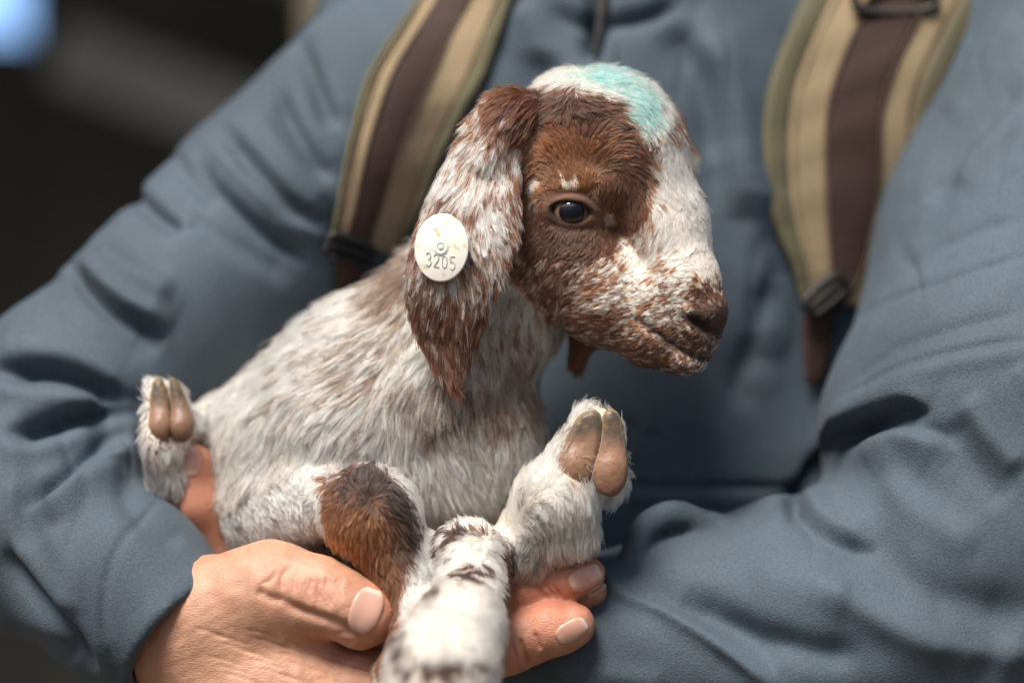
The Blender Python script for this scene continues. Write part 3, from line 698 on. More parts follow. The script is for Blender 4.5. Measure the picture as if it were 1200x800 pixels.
def coat(P, grp, u, nz, fine):
    """coat pattern: colour per point. u = random per lock of hair, nz,fine = soft noise fields"""
    x, y = to_img(P); x = x + 9 * nz; y = y + 9 * np.roll(nz, 1) * 0 + 7 * fine
    c = np.tile(WHITE, (len(P), 1)); n = len(P)
    def put(mask_w, col):
        """mask_w 0..1 chance that the lock has that colour"""
        m = u < mask_w; c[m] = np.array(col)
    def el(cx, cy, rx, ry, rot=0, soft=0.25):
        ca, sa = math.cos(R(rot)), math.sin(R(rot)); dx, dy = x - cx, y - cy
        q = np.sqrt(((dx * ca - dy * sa) / rx) ** 2 + ((dx * sa + dy * ca) / ry) ** 2)
        return np.clip((1 + soft - q) / (2 * soft), 0, 1)
    h = grp == 'head'
    # --- head: brown face, white blaze, flecked cheeks
    p = np.zeros(n); br = np.zeros(n)
    face_b = np.maximum.reduce([el(690, 200, 92, 66, 0, .12), el(660, 150, 78, 55, 12, .15), el(665, 270, 66, 44, 0, .18), el(740, 222, 34, 42, 20, .2), el(630, 210, 45, 90, 0, .2), el(716, 246, 36, 34, 0, .2), el(762, 140, 34, 30, 0, .3)*.9])
    white_b = np.maximum.reduce([el(796, 236, 42, 66, 12, .2), el(784, 196, 34, 30, 0, .3), el(812, 290, 36, 50, 15, .25), el(770, 290, 40, 30, 40, .5) * .8])
    top_w = np.maximum.reduce([el(715, 96, 60, 26, -18, .22), el(655, 86, 30, 16, 10, .3), el(760, 132, 30, 22, -45, .25), el(742, 112, 46, 26, -35, .2)])
    cheek = np.clip(0.52 - 0.3 * el(745, 330, 60, 40, -20, .8) + 0.25 * el(740, 405, 90, 30, -18, .5) + 0.2 * el(640, 330, 50, 60, 0, .6), 0, 1)
    p = np.where(y > 268, cheek, np.where(x > 770, 0.12, 0.5))
    p = np.maximum(p, face_b); p = np.where(white_b > .02, p * (1 - white_b) + white_b * 0.02, p)
    muz = np.maximum.reduce([el(830, 366, 30, 34, 0, .3) * .9, el(800, 405, 45, 26, -15, .3) * .72, el(770, 425, 60, 22, -15, .3) * .8, el(765, 395, 60, 26, -25, .4) * .62])
    p = np.maximum(p, muz)
    p = np.where((x > 814) & (y > 165) & (y < 212), 0.6, p)
    p = np.maximum(p, el(806, 140, 16, 34, 25, .4) * .75)
    p = p * (1 - top_w)
    isb = h & (u < p)
    tone = 0.5 + 0.5 * nz
    rust = (el(690, 215, 95, 60, 0, .5) * 0.8 + el(640, 160, 60, 40, 0, .6) * .5)
    dk = np.maximum.reduce([el(672, 140, 10, 34, 8, .8) * .8 * (y < 180), el(700, 185, 60, 10, 12, .8) * .35, el(735, 235, 26, 40, 0, .7) * .35, el(660, 125, 80, 30, -10, .5) * .75, el(690, 150, 30, 20, 0, .8) * .7, el(668, 285, 45, 25, 0, .6) * .6, el(838, 395, 26, 40, 0, .4) * .75, el(745, 145, 50, 30, 0, .5) * .6, el(818, 195, 12, 30, 0, .5) * .7, el(780, 430, 60, 18, -10, .5) * .4, el(610, 230, 16, 70, 0, .4) * .6])
    bc = BROWN[None] * (1 - rust[:, None] * tone[:, None]) + RUST[None] * (rust * tone)[:, None]
    bc = bc * (1 - dk[:, None]) + DARK[None] * dk[:, None]
    c[isb] = bc[isb]
    tl = h & ~isb & (top_w > .2)
    tw = np.clip(np.maximum(el(735, 112, 48, 22, -38, .5), el(695, 92, 34, 14, -20, .6) * .9) * 1.1 + .25 * nz, 0, 1)
    tw = np.clip(tw * (.35 + .9 * np.abs(np.sin(u * 23))), 0, 1)
    c[tl] = (WHITE * (1 - tw[:, None]) + TEAL * tw[:, None])[tl]
    # white ticks round the eye
    for cx, cy, rx, ry, rt in [(629, 217, 7, 7, 0), (630, 231, 5, 3, 0), (667, 213, 12, 4, -28), (674, 220, 7, 3, -30), (702, 228, 4, 5, 0), (716, 256, 6, 5, 0), (634, 238, 3, 3, 0)]:
        m = h & (el(cx, cy, rx, ry, rt, .4) > .5); c[m] = WHITE
    # bare pinkish rim round the eye
    # --- ear
    e = grp == 'ear'
    pe = np.clip(0.38 + 0.6 * np.clip((y - 315) / 70, 0, 1) * np.clip((y - 300) / 60, 0, 1) + 0.30 * el(600, 270, 14, 60, 0, .6) + 0.72 * el(602, 124, 36, 30, 10, .6) + 0.2 * el(482, 300, 16, 90, 0, .5) - 0.28 * el(530, 200, 26, 40, 20, .5) - .2 * el(575, 225, 20, 60, 0, .6), 0, 0.94)
    m = e & (u < pe); cc = BROWN * (1 - tone[:, None] * .5) + DARK * (tone[:, None] * .5); c[m] = cc[m]
    m = grp == 'ear_far'; c[m] = (BROWN * .8)
    # --- trunk
    t = grp == 'trunk'
    pt = np.maximum.reduce([el(605, 400, 50, 40, -30, .6) * .5, el(585, 455, 66, 34, 0, .5) * .72, el(600, 480, 45, 20, 0, .5) * .6, el(475, 300, 26, 60, -20, .5) * .85, el(510, 470, 45, 35, 0, .7) * .38, el(430, 420, 80, 30, 35, .8) * .22])
    pt = np.maximum(pt * 1.1, 0.06)
    dg = np.array([0.13, 0.08, 0.055])
    m = t & (u < pt); c[m] = (dg * (1 - .4 * tone[:, None]) + DARK * .4 * tone[:, None])[m]
    m = t & (u >= pt) & (u < pt + .20 + .18 * nz); c[m] = np.array([0.66, 0.55, 0.42])
    m = t & (el(275, 540, 38, 80, 0, .5) > u * 1.3); c[m] = CREAM * .75
    # --- brown knee leg
    f = grp == 'fore'
    pf = np.maximum.reduce([el(425, 602, 56, 56, 0, .12), el(440, 650, 44, 60, -15, .15), el(455, 720, 26, 90, 8, .3), el(470, 745, 28, 40, 20, .3)])
    pf = pf * (1 - np.maximum(el(487, 655, 12, 55, -8, .35), el(500, 625, 14, 30, 0, .3) * .8))
    top = 1.1 * np.clip(el(447, 562, 54, 32, -10, .5) + el(478, 615, 24, 44, 0, .5) * .9, 0, 1)
    orange = el(410, 620, 52, 46, 20, .5)
    fc = BROWN[None] * (1 - orange[:, None]) + (RUST * 1.15)[None] * orange[:, None]; top = np.clip(top, 0, 1); fc = fc * (1 - top[:, None] * .95) + BLACKH[None] * (top * .7)[:, None]
    m = f & (u < pf); c[m] = fc[m]
    m = f & (x < 380); c[m] = WHITE; m = f & (x < 382) & (u < .13); c[m] = GREY * .35
    # --- striped white leg
    s = grp == 'stripe'
    ps = np.maximum.reduce([el(545, 628, 24, 5, 6, .4), el(552, 672, 20, 8, 8, .3), el(515, 640, 16, 4, -30, .4), el(603, 690, 10, 60, 0, .3), el(520, 612, 26, 6, 20, .4) * .8, el(508, 690, 12, 12, 0, .5) * .8, el(600, 640, 16, 20, 0, .4) * .8, el(512, 782, 34, 11, 0, .4) * .95, el(465, 730, 12, 60, 10, .5) * .5, el(560, 775, 14, 5, 0, .6) * .6])
    m = s & (u < ps); c[m] = DARK * 1.1
    m = s & (u >= ps) & (u > .8); c[m] = CREAM * .9
    # --- feet
    r = grp == 'foot'
    pr = np.maximum.reduce([el(628, 612, 12, 26, 20, .5) * .5, el(618, 655, 30, 22, 0, .5) * .5, el(660, 640, 40, 14, 10, .6) * .3, el(650, 500, 12, 20, 30, .5) * .4])
    m = r & (u < pr); c[m] = (GREY * .45 + DARK * .3)
    m = r & (u >= pr) & (u > .72); c[m] = CREAM * .95
    m = r & (el(668, 596, 16, 20, 0, .8) > u * 1.2); c[m] = (PINK * .5 + CREAM * .5)
    q = grp == 'foot_rear'
    m = q & (u < .22); c[m] = GREY * .5
    return c

uK = 0.5 + 0.5 * np.sin(wav(Kv, 3.2, 9) * 9)
gK = groups(Kv)
nzK = np.clip(wav(Kv, 30, 1) / 1.6, -1, 1); fnK = np.clip(wav(Kv, 9, 4) / 1.6, -1, 1)
colK = coat(Kv, gK, 0.15 + 0.7 * uK, nzK, fnK) * 0.62 + PINK * 0.10  # hide coloured darker than the hair, as shade in the gaps
kx, ky = to_img(Kv)
def wmix(col, w_, c2): return col * (1 - w_[:, None]) + np.array(c2) * w_[:, None]
hd = gK == 'head'
def bl(cx, cy, rx, ry, p=2): return np.exp(-(((kx - cx) / rx) ** 2 + ((ky - cy) / ry) ** 2) ** (p / 2))
colK = wmix(colK, np.where(hd, bl(668, 247, 42, 28, 5) * .92, 0), (0.15, 0.078, 0.052))
colK = wmix(colK, np.where(hd, bl(668.5, 248.3, 28.5, 15.5, 12) * .97, 0), (0.022, 0.014, 0.012))
colK = wmix(colK, np.where(hd, bl(712, 258, 16, 9, 3) * .8, 0), (0.26, 0.14, 0.11))
colK = wmix(colK, np.where(hd, bl(833, 382, 24, 26, 4) * .9, 0), (0.085, 0.052, 0.042))
colK = wmix(colK, np.where(hd, bl(790, 404, 45, 12, 3) * .6, 0), (0.16, 0.10, 0.08))
dn, _, _ = line_d(kx, ky, [(750, 376), (785, 400), (812, 418), (836, 420)]); colK = wmix(colK, np.where(hd, np.exp(-(dn / 4) ** 2) * .9, 0), (0.025, 0.014, 0.012))
dn, _, _ = line_d(kx, ky, [(806, 369), (815, 376), (826, 384), (834, 389)])
colK = wmix(colK, np.where(hd, np.exp(-(dn / 7) ** 2) * .95, 0), (0.02, 0.013, 0.012))

kid = thing('goat_kid', A(470, 520, 130), 'brown and white spotted goat kid with teal mark on its head, held in two hands', 'goat kid')
kbody = make('body', Kv, Kq, M_hide, kid, col=colK)

# ---- eyes
def eye_mat():
    m, nt, b = mat('eye'); tc = nt.nodes.new('ShaderNodeTexCoord'); sp = nt.nodes.new('ShaderNodeSeparateXYZ'); nt.links.new(tc.outputs['Object'], sp.inputs[0])
    def mth(op, a, b_=None):
        n = nt.nodes.new('ShaderNodeMath'); n.operation = op
        for i, v in enumerate((a, b_)):
            if v is None: continue
            if isinstance(v, (int, float)): n.inputs[i].default_value = v
            else: nt.links.new(v, n.inputs[i])
        return n.outputs[0]
    X, Z = sp.outputs[0], sp.outputs[2]
    # pupil: wide bar with round ends; iris: ellipse
    xx = mth('MULTIPLY', X, 1 / 0.0050); zz = mth('MULTIPLY', mth('ADD', Z, 0.0002), 1 / 0.0025)
    pu = mth('ADD', mth('POWER', mth('ABSOLUTE', xx), 3.0), mth('POWER', mth('ABSOLUTE', zz), 3.0))
    ix = mth('MULTIPLY', X, 1 / 0.0080); iz = mth('MULTIPLY', Z, 1 / 0.0062)
    ir = mth('ADD', mth('POWER', mth('ABSOLUTE', ix), 2.0), mth('POWER', mth('ABSOLUTE', iz), 2.0))
    n = N(nt, 'ShaderNodeTexNoise', Scale=1400.0, Detail=3.0); nt.links.new(tc.outputs['Object'], n.inputs['Vector'])
    irn = mth('ADD', ir, mth('MULTIPLY', mth('SUBTRACT', n.outputs[0], 0.5), 0.4))
    r1 = ramp(nt, irn, [(0.0, (0.07, 0.085, 0.11)), (0.38, (0.13, 0.105, 0.10)), (0.52, (0.24, 0.145, 0.09)), (0.68, (0.17, 0.09, 0.055)), (0.80, (0.012, 0.009, 0.008))])
    r2 = ramp(nt, pu, [(0.0, (1, 1, 1)), (0.75, (1, 1, 1)), (1.0, (0, 0, 0))])
    mx = nt.nodes.new('ShaderNodeMix'); mx.data_type = 'RGBA'; nt.links.new(r2.outputs[0], mx.inputs[0]); nt.links.new(r1.outputs[0], mx.inputs[6]); mx.inputs[7].default_value = (0.014, 0.024, 0.045, 1)
    nt.links.new(mx.outputs[2], b.inputs['Base Color']); b.inputs['Roughness'].default_value = 0.9; b.inputs['Specular IOR Level'].default_value = 0.0
    return m
M_eye = eye_mat()
def eyeball(px_, py_, d, r, yaw):
    bm = bmesh.new(); bmesh.ops.create_uvsphere(bm, u_segments=48, v_segments=32, radius=r * UNIT)
    me = bpy.data.meshes.new('eye'); bm.to_mesh(me); bm.free(); me.materials.append(M_eye)
    me.polygons.foreach_set('use_smooth', np.ones(len(me.polygons), bool))
    o = bpy.data.objects.new('eye', me); C.objects.link(o); o.location = Vector(W(A(px_, py_, d))); o.rotation_euler = (R(6), 0, R(yaw)) if yaw < 90 else (0, 0, R(yaw))
    wm = o.matrix_basis.copy(); o.parent = kid; o.matrix_parent_inverse = kid.matrix_basis.inverted(); return o
def cornea_mat():
    m = bpy.data.materials.new('cornea'); m.use_nodes = True; nt = m.node_tree; nt.nodes.clear()
    out = nt.nodes.new('ShaderNodeOutputMaterial'); mx = nt.nodes.new('ShaderNodeMixShader'); fr = nt.nodes.new('ShaderNodeFresnel'); fr.inputs[0].default_value = 1.5
    tr = nt.nodes.new('ShaderNodeBsdfTransparent'); gl = nt.nodes.new('ShaderNodeBsdfGlossy'); gl.inputs['Roughness'].default_value = 0.06
    nt.links.new(fr.outputs[0], mx.inputs[0]); nt.links.new(tr.outputs[0], mx.inputs[1]); nt.links.new(gl.outputs[0], mx.inputs[2]); nt.links.new(mx.outputs[0], out.inputs[0]); return m
M_cornea = cornea_mat()
def cornea(ball, px_, py_, d, r):
    bm = bmesh.new(); bmesh.ops.create_uvsphere(bm, u_segments=48, v_segments=32, radius=r * UNIT)
    me = bpy.data.meshes.new('cornea'); bm.to_mesh(me); bm.free(); me.materials.append(M_cornea); me.polygons.foreach_set('use_smooth', np.ones(len(me.polygons), bool))
    o = bpy.data.objects.new('cornea', me); C.objects.link(o); o.parent = ball
    o.matrix_parent_inverse = (kid.matrix_basis @ ball.matrix_parent_inverse @ ball.matrix_basis).inverted() if False else Matrix.Identity(4)
    o.location = (0, -(d) * UNIT, 0)
e1 = eyeball(668, 247, eye_front + 27.5, 27.5, 4)
cornea(e1, 668, 247, 11.5, 19)
e2 = eyeball(790, 206, 128, 22, 140)
cornea(e2, 0, 0, 9, 15.5)

# ---- hoof claws
def claw(pts, name='hoof_claw', h=2.4, sole=None, tint=1.0):
    lo = np.min([A(*p[:3]) - p[3] for p in pts], 0) - 8; hi = np.max([A(*p[:3]) + p[3] for p in pts], 0) + 8
    F = Field(lo, hi, h)
    for a, b_ in zip(pts[:-1], pts[1:]): F.op(Cone(a, b_), 8)
    v, q = F.mesh(2); nr = normals(v, q)
    x, y = to_img(v)
    a0 = np.array(pts[0][:2]); a1 = np.array(pts[-1][:2]); L = a1 - a0
    t = ((x - a0[0]) * L[0] + (y - a0[1]) * L[1]) / (L @ L)
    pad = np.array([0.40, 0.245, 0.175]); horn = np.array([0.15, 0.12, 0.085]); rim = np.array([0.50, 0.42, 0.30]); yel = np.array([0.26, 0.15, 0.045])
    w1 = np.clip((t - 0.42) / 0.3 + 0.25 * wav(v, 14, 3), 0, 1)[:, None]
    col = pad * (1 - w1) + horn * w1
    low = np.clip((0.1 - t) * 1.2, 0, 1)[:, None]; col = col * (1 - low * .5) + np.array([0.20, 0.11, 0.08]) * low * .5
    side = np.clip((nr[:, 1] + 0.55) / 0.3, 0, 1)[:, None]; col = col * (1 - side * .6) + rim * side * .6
    fl = (np.clip((t - 0.72) * 4, 0, 1) * np.clip(wav(v, 7, 8) * 1.3 - .2, 0, 1))[:, None]; col = col * (1 - fl) + yel * fl
    v = v + nr * (0.7 * wav(v, 9, 5) + 0.35 * wav(v, 4, 7))[:, None]
    return make(name, v, q, M_hoof, kid, col=np.clip(col * tint, 0.01, 1))
def claw_slab(poly, d0, t, pad_e, h=2.4, tint=1.0):
    sl_ = Slab(spline(poly + poly[:1], 40)[:-1], d0, t, 9)
    F = Field(sl_.lo, sl_.hi, h); F.op(sl_, 4); F.op(pad_e, 12)
    v, q = F.mesh(3); nr = normals(v, q); x, y = to_img(v)
    ys = [p[1] for p in poly]; tt = (max(ys) - y) / (max(ys) - min(ys))
    pad = np.array([0.27, 0.15, 0.095]); horn = np.array([0.085, 0.062, 0.043]); rim = np.array([0.50, 0.42, 0.30]); yel = np.array([0.28, 0.16, 0.045])
    w1 = np.clip((tt - 0.45) / 0.35 + 0.2 * wav(v, 12, 3), 0, 1)[:, None]; col = pad * (1 - w1) + horn * w1
    low = np.clip((0.22 - tt) / .22, 0, 1)[:, None]; col = col * (1 - .55 * low) + np.array([0.16, 0.085, 0.06]) * .55 * low
    ed = np.clip((poly_sd(x, y, sl_.p) + 3.5) / 3, 0, 1)[:, None] * np.clip((tt - .25) * 3, 0, 1)[:, None]; col = col * (1 - ed * .5) + rim * ed * .5
    fl = (np.clip((tt - 0.7) * 4, 0, 1) * np.clip(wav(v, 6, 8) * 1.4 - .3, 0, 1))[:, None]; col = col * (1 - fl) + yel * fl
    sp = np.clip(wav(v, 3.5, 6) - .9, 0, 1)[:, None]; col = col * (1 - .6 * sp)
    v = v + nr * (0.35 * wav(v, 12, 5) + 0.12 * wav(v, 4, 7))[:, None]
    return make('hoof_claw', v, q, M_hoof, kid, col=np.clip(col * tint, .01, 1))
fd = lambda x, y: -27 + np.clip((545 - y) * .16, 0, 14) + .05 * np.abs(x - 697)
claw_slab([(696, 478), (705, 487), (704, 516), (698, 545), (690, 566), (671, 572), (653, 556), (654, 532), (666, 506), (680, 485)], fd, 9, Ell((674, 546, -27), (15, 18, 13)))
claw_slab([(706, 486), (714, 479), (726, 485), (732, 512), (735, 542), (731, 570), (716, 582), (700, 573), (696, 548), (703, 516)], fd, 9, Ell((715, 553, -26), (14, 20, 13)))
CLAWS = [(655, 555), (660, 530), (672, 500), (690, 476), (722, 478), (733, 515), (733, 560), (715, 582), (698, 572), (692, 560), (682, 575), (665, 572)]
rd = lambda x, y: 66 + np.clip((500 - y) * .3, 0, 18) + 0 * x
claw_slab([(178, 447), (189, 441), (197, 460), (200, 490), (197, 514), (186, 517), (177, 502), (174, 470)], rd, 9, Ell((188, 500, 66), (11, 14, 12)), 3, .9)
claw_slab([(198, 440), (208, 445), (218, 464), (226, 490), (222, 512), (208, 518), (202, 502), (199, 470)], rd, 9, Ell((212, 500, 66), (12, 14, 12)), 3, .75)

# ---- FUR: every hair a curve, combed by direction guides
GUIDE = {  # (px,py, dir x, dir y (down +), length, lift)
 'head': [(800, 200, .25, 1, 22, .25), (775, 170, .1, 1, 20, .3), (815, 260, .2, 1, 15, .15), (780, 270, -.3, 1, 18, .2), (760, 300, -.8, .7, 16, .2), (830, 320, -.2, -.6, 7, .25), (840, 360, -.3, -.4, 4, .2), (835, 385, -.2, .6, 3.5, .2), (845, 400, -.3, .7, 3.5, .2),
          (800, 340, -.9, .3, 9, .2), (790, 375, -1, .1, 8, .2), (815, 400, -.8, .3, 6, .2), (760, 360, -1, .35, 12, .2), (720, 340, -1, .5, 15, .2), (690, 380, -.9, .35, 18, .3), (760, 425, -.9, .3, 12, .25), (810, 430, -.7, .4, 7, .3),
          (670, 300, -.9, .6, 14, .15), (640, 330, -.7, .8, 20, .25), (640, 270, -.7, .7, 12, .15), (668, 275, -.6, .8, 9, .12), (700, 275, -.6, .8, 11, .15),
          (735, 240, .3, .9, 13, .2), (715, 215, .1, .9, 10, .15), (700, 190, .3, -.5, 10, .2), (668, 222, -.2, -.9, 8, .15), (640, 215, -.6, -.3, 9, .15), (675, 185, -.1, -1, 14, .3), (650, 170, -.5, -.6, 16, .35), (685, 150, .1, -1, 14, .5),
          (720, 170, .8, -.1, 16, .3), (745, 185, .8, .4, 16, .3), (760, 155, .6, .8, 24, .35), (735, 120, .75, .65, 30, .4), (700, 95, .6, .35, 30, .5), (665, 88, -.4, .1, 26, .5), (770, 120, .5, .9, 24, .35),
          (640, 120, -.8, .5, 24, .4), (610, 140, -.6, .8, 24, .35), (620, 190, -.5, .8, 18, .25), (618, 240, -.4, .9, 14, .2), (690, 120, .5, .3, 24, .5)],
 'ear': [(600, 130, -.6, .6, 24, .3), (560, 150, -.6, .8, 24, .3), (530, 200, -.35, 1, 24, .25), (585, 200, 0, 1, 22, .22), (500, 280, -.2, 1, 20, .25), (560, 280, .1, 1, 22, .2), (595, 280, .3, 1, 20, .3), (490, 350, 0, 1, 20, .25), (540, 350, .05, 1, 24, .22), (570, 350, .1, 1, 22, .3), (520, 420, .25, 1, 22, .25), (550, 410, -.15, 1, 22, .25)],
 'ear_far': [(690, 400, -.1, 1, 20, .3)],
 'trunk': [(480, 300, -.5, .8, 34, .3), (600, 340, -.3, 1, 30, .3), (620, 400, .2, 1, 32, .35), (560, 420, .0, 1, 38, .3), (600, 470, .2, 1, 34, .35), (500, 400, -.4, .9, 38, .3), (430, 400, -.8, .5, 36, .3), (350, 420, -.9, .5, 36, .3), (300, 500, -.3, 1, 36, .3), (400, 480, -.5, .9, 38, .3), (480, 480, -.1, 1, 38, .3), (560, 530, .3, .9, 34, .3), (480, 560, .3, .8, 34, .3), (380, 540, -.3, 1, 36, .3), (270, 580, 0, 1, 34, .3)],
 'fore': [(330, 590, .6, .5, 22, .35), (400, 590, -.5, .7, 13, .4), (430, 560, .1, -1, 15, .6), (470, 580, .4, .6, 15, .5), (410, 640, -.2, .9, 13, .45), (440, 640, .1, 1, 14, .45), (480, 650, .35, .9, 22, .4), (495, 620, .5, .8, 22, .45), (450, 700, .2, 1, 15, .35), (480, 760, 0, 1, 15, .3)],
 'stripe': [(548, 615, -.2, -.9, 14, .4), (520, 640, -.5, .7, 15, .3), (548, 660, -.1, 1, 14, .25), (590, 660, .6, .6, 16, .35), (545, 700, -.05, 1, 14, .2), (530, 760, -.1, 1, 13, .2), (600, 700, .3, 1, 18, .3)],
 'foot': [(590, 600, .5, -.7, 14, .3), (630, 560, .5, -.8, 16, .35), (660, 510, .5, -.8, 18, .4), (640, 600, .2, .6, 16, .3), (665, 580, .1, .9, 24, .35), (695, 575, .1, .9, 30, .4), (725, 560, .3, .8, 26, .5), (728, 520, .5, -.7, 18, .5), (710, 485, .1, -1, 16, .5), (690, 620, .1, 1, 28, .35), (640, 640, -.1, 1, 22, .3), (670, 650, .2, .9, 22, .4), (612, 640, -.3, .8, 15, .3)],
 'foot_rear': [(160, 480, -.4, .8, 16, .4), (180, 540, 0, 1, 18, .35), (220, 530, .3, .8, 16, .35), (165, 450, -.2, -.8, 12, .4), (200, 600, 0, 1, 18, .3)],
}
def comb(P, nrm, grp):
    x, y = to_img(P); n = len(P); D = np.zeros((n, 3)); L = np.zeros(n); Lf = np.zeros(n)
    for gn, gl in GUIDE.items():
        m = grp == gn
        if not m.any(): continue
        ga = np.array(gl, float)
        d2 = (x[m][:, None] - ga[None, :, 0]) ** 2 + (y[m][:, None] - ga[None, :, 1]) ** 2
        w_ = 1 / (d2 + 60) ** 1.6; w_ /= w_.sum(1, keepdims=True)
        gd = ga[:, 2:4] / np.linalg.norm(ga[:, 2:4], axis=1)[:, None]
        v = w_ @ gd; L[m] = w_ @ ga[:, 4]; Lf[m] = w_ @ ga[:, 5]
        D[m] = np.stack([v[:, 0], np.zeros(len(v)), -v[:, 1]], 1)
    D += 0.17 * np.stack([wav(P, 14, 11), wav(P, 14, 12), wav(P, 14, 13)], 1) + 0.15 * np.stack([wav(P, 45, 14), wav(P, 45, 15), wav(P, 45, 16)], 1)
    D -= nrm * (D * nrm).sum(1, keepdims=True); D /= np.linalg.norm(D, axis=1)[:, None] + 1e-6
    return D, L, Lf
def roots(V, Q, n, wfun):
    T = np.vstack([Q[:, [0, 1, 2]], Q[:, [0, 2, 3]]]); a, b_, c = V[T[:, 0]], V[T[:, 1]], V[T[:, 2]]
    cr = np.cross(b_ - a, c - a); ar = np.linalg.norm(cr, axis=1) / 2; nn_ = cr / (2 * ar[:, None] + 1e-12)
    wt = ar * wfun((a + b_ + c) / 3, nn_); i = rng.choice(len(T), n, p=wt / wt.sum())
    r1 = np.sqrt(rng.random(n))[:, None]; r2 = rng.random(n)[:, None]
    return (1 - r1) * a[i] + r1 * (1 - r2) * b_[i] + r1 * r2 * c[i], i, T
nK = normals(Kv, Kq)
EYE_EL = np.array(ell_pts(EC[0] + 2, EC[1] - 1, 36, 23, 8, 24, 0.3))
def dens(P, nn_):
    x, y = to_img(P)
    w_ = np.clip(0.30 - nn_[:, 1] * 1.2, 0.10, 1.0)
    vis = (x > 120) & (x < 880) & (y < 830); w_ *= np.where(vis, 1, .2)
    w_ *= np.where(poly_sd(x, y, EYE_EL) < 0, 0.0, 1) * 1.0
    w_ *= np.where((poly_sd(x, y, [(812, 366), (824, 358), (840, 362), (858, 365), (860, 398), (846, 402), (832, 398), (820, 388)]) < 0), .30, 1)
    w_ *= np.where((poly_sd(x, y, CLAWS) < 0) & (nn_[:, 1] < 0.1) & (P[:, 1] > -40), 0.03, 1)
    w_ *= np.where((poly_sd(x, y, [(174, 540), (172, 480), (178, 440), (205, 440), (222, 480), (228, 520), (214, 532), (205, 520)]) < 0) & (nn_[:, 1] < 0.1), 0.05, 1)
    nose = np.exp(-((x - 838) / 13) ** 2 - ((y - 384) / 20) ** 2); w_ *= 1 - .9 * nose
    dn, _, _ = line_d(x, y, [(804, 367), (815, 376), (826, 384), (836, 390)]); w_ *= 1 - .97 * np.exp(-(dn / 8) ** 4)
    dn, _, _ = line_d(x, y, [(750, 376), (785, 400), (812, 418), (838, 420)]); w_ *= 1 - .95 * np.exp(-(dn / 5.5) ** 4)
    return w_
NP = 6
TS = np.linspace(0, 1, NP)
def strands(P, nrm, grp, jit=1.0):
    D, L, Lf = comb(P, nrm, grp); n = len(P)
    L = L * rng.uniform(0.65, 1.2, n) * np.where(rng.random(n) < .012, 1.6, 1); Lf = Lf * rng.uniform(.5, 1.5, n)
    D = D + jit * rng.normal(size=(n, 3)) * .09
    Lf = Lf * .75; hd_ = grp == 'head'; L = np.where(hd_, L * .84, L); Lf = np.where(hd_, Lf * .8, Lf)
    bend = rng.normal(size=(n, 3)) * .08 * jit
    t = TS[None, :, None]
    pts = P[:, None, :] + L[:, None, None] * (D[:, None, :] * t + nrm[:, None, :] * (Lf[:, None, None] * (t - .62 * t * t) * 1.5) + bend[:, None, :] * t * t)
    return pts, L
def fur(n_hair, n_clump):
    P, ti, T = roots(Kv, Kq, n_hair, dens)
    nn_ = nK[T[ti, 0]]; grp = groups(P)
    Cp, ci, _ = roots(Kv, Kq, n_clump, dens); cn = nK[T[ci, 0]]; cg = groups(Cp)
    cpts, _ = strands(Cp, cn, cg, .9)
    kd = kdtree.KDTree(n_clump)
    gid = {g_: i * 3000.0 for i, g_ in enumerate(G)}
    for i, (p, g_) in enumerate(zip(Cp, cg)): kd.insert((p[0], p[1] + gid[g_], p[2]), i)
    kd.balance()
    near = np.array([kd.find((p[0], p[1] + gid[g_], p[2]))[1] for p, g_ in zip(P, grp)])
    pts, L = strands(P, nn_, grp)
    cw = rng.uniform(0.4, 0.88, n_clump)[near]
    wt = (cw[:, None] * TS[None, :] ** 1.3)[:, :, None]
    shift = np.linalg.norm(P - Cp[near], axis=1); ok = (shift < 16)[:, None, None]
    pts = np.where(ok, pts * (1 - wt) + cpts[near] * wt, pts)
    # colour: lock by lock, a few strays
    nzc = np.clip(wav(Cp, 30, 1) / 1.6, -1, 1); fnc = np.clip(wav(Cp, 9, 4) / 1.6, -1, 1)
    uc = rng.random(n_clump)
    # locks of one colour run together in small streaks
    st = 0.5 + 0.5 * np.sin(wav(Cp * np.array([1.6, 1, .7]), 6.0, 20) * 5)
    uc = np.clip(.55 * uc + .45 * st, 0, 1); uc = (np.argsort(np.argsort(uc)) + .5) / n_clump
    u = uc[near]; stray = rng.random(len(P)) < .10; u = np.where(stray, rng.random(len(P)), u)
    col = coat(P, grp, u, nzc[near], fnc[near])
    lv = rng.uniform(.5, 1.2, n_clump)[near]; col = col * rng.uniform(.72, 1.15, len(P))[:, None] * np.where(col.mean(1) > .3, 1 - .38 * (1.15 - lv), np.clip(lv, .42, 1.2) * 1.08)[:, None]
    return pts, np.clip(col, .004, .9), grp
def curves_obj(name, pts, col, r0, r1, parent, m, rs=1.0):
    n = len(pts)
    cu = bpy.data.hair_curves.new(name); cu.add_curves([pts.shape[1]] * n)
    cu.attributes['position'].data.foreach_set('vector', W(pts).astype(np.float32).ravel())
    rad = np.tile((r0 + (r1 - r0) * TS ** 1.5)[None] * UNIT, (n, 1)) * (rng.uniform(.7, 1.25, n) * rs)[:, None]
    ra = cu.attributes.get('radius') or cu.attributes.new('radius', 'FLOAT', 'POINT'); ra.data.foreach_set('value', rad.astype(np.float32).ravel())
    ca = cu.attributes.new('coat', 'FLOAT_COLOR', 'CURVE'); ca.data.foreach_set('color', np.concatenate([col, np.ones((n, 1))], 1).astype(np.float32).ravel())
    cu.materials.append(m)
    o = bpy.data.objects.new(name, cu); C.objects.link(o); o.parent = parent; o.matrix_parent_inverse = parent.matrix_basis.inverted(); o['kind'] = 'stuff'
    return o
pts, col, grp = fur(250000, 30000)
curves_obj('fur', pts, col, .64, .13, kid, M_hair, np.where(grp == 'head', .82, 1.0))

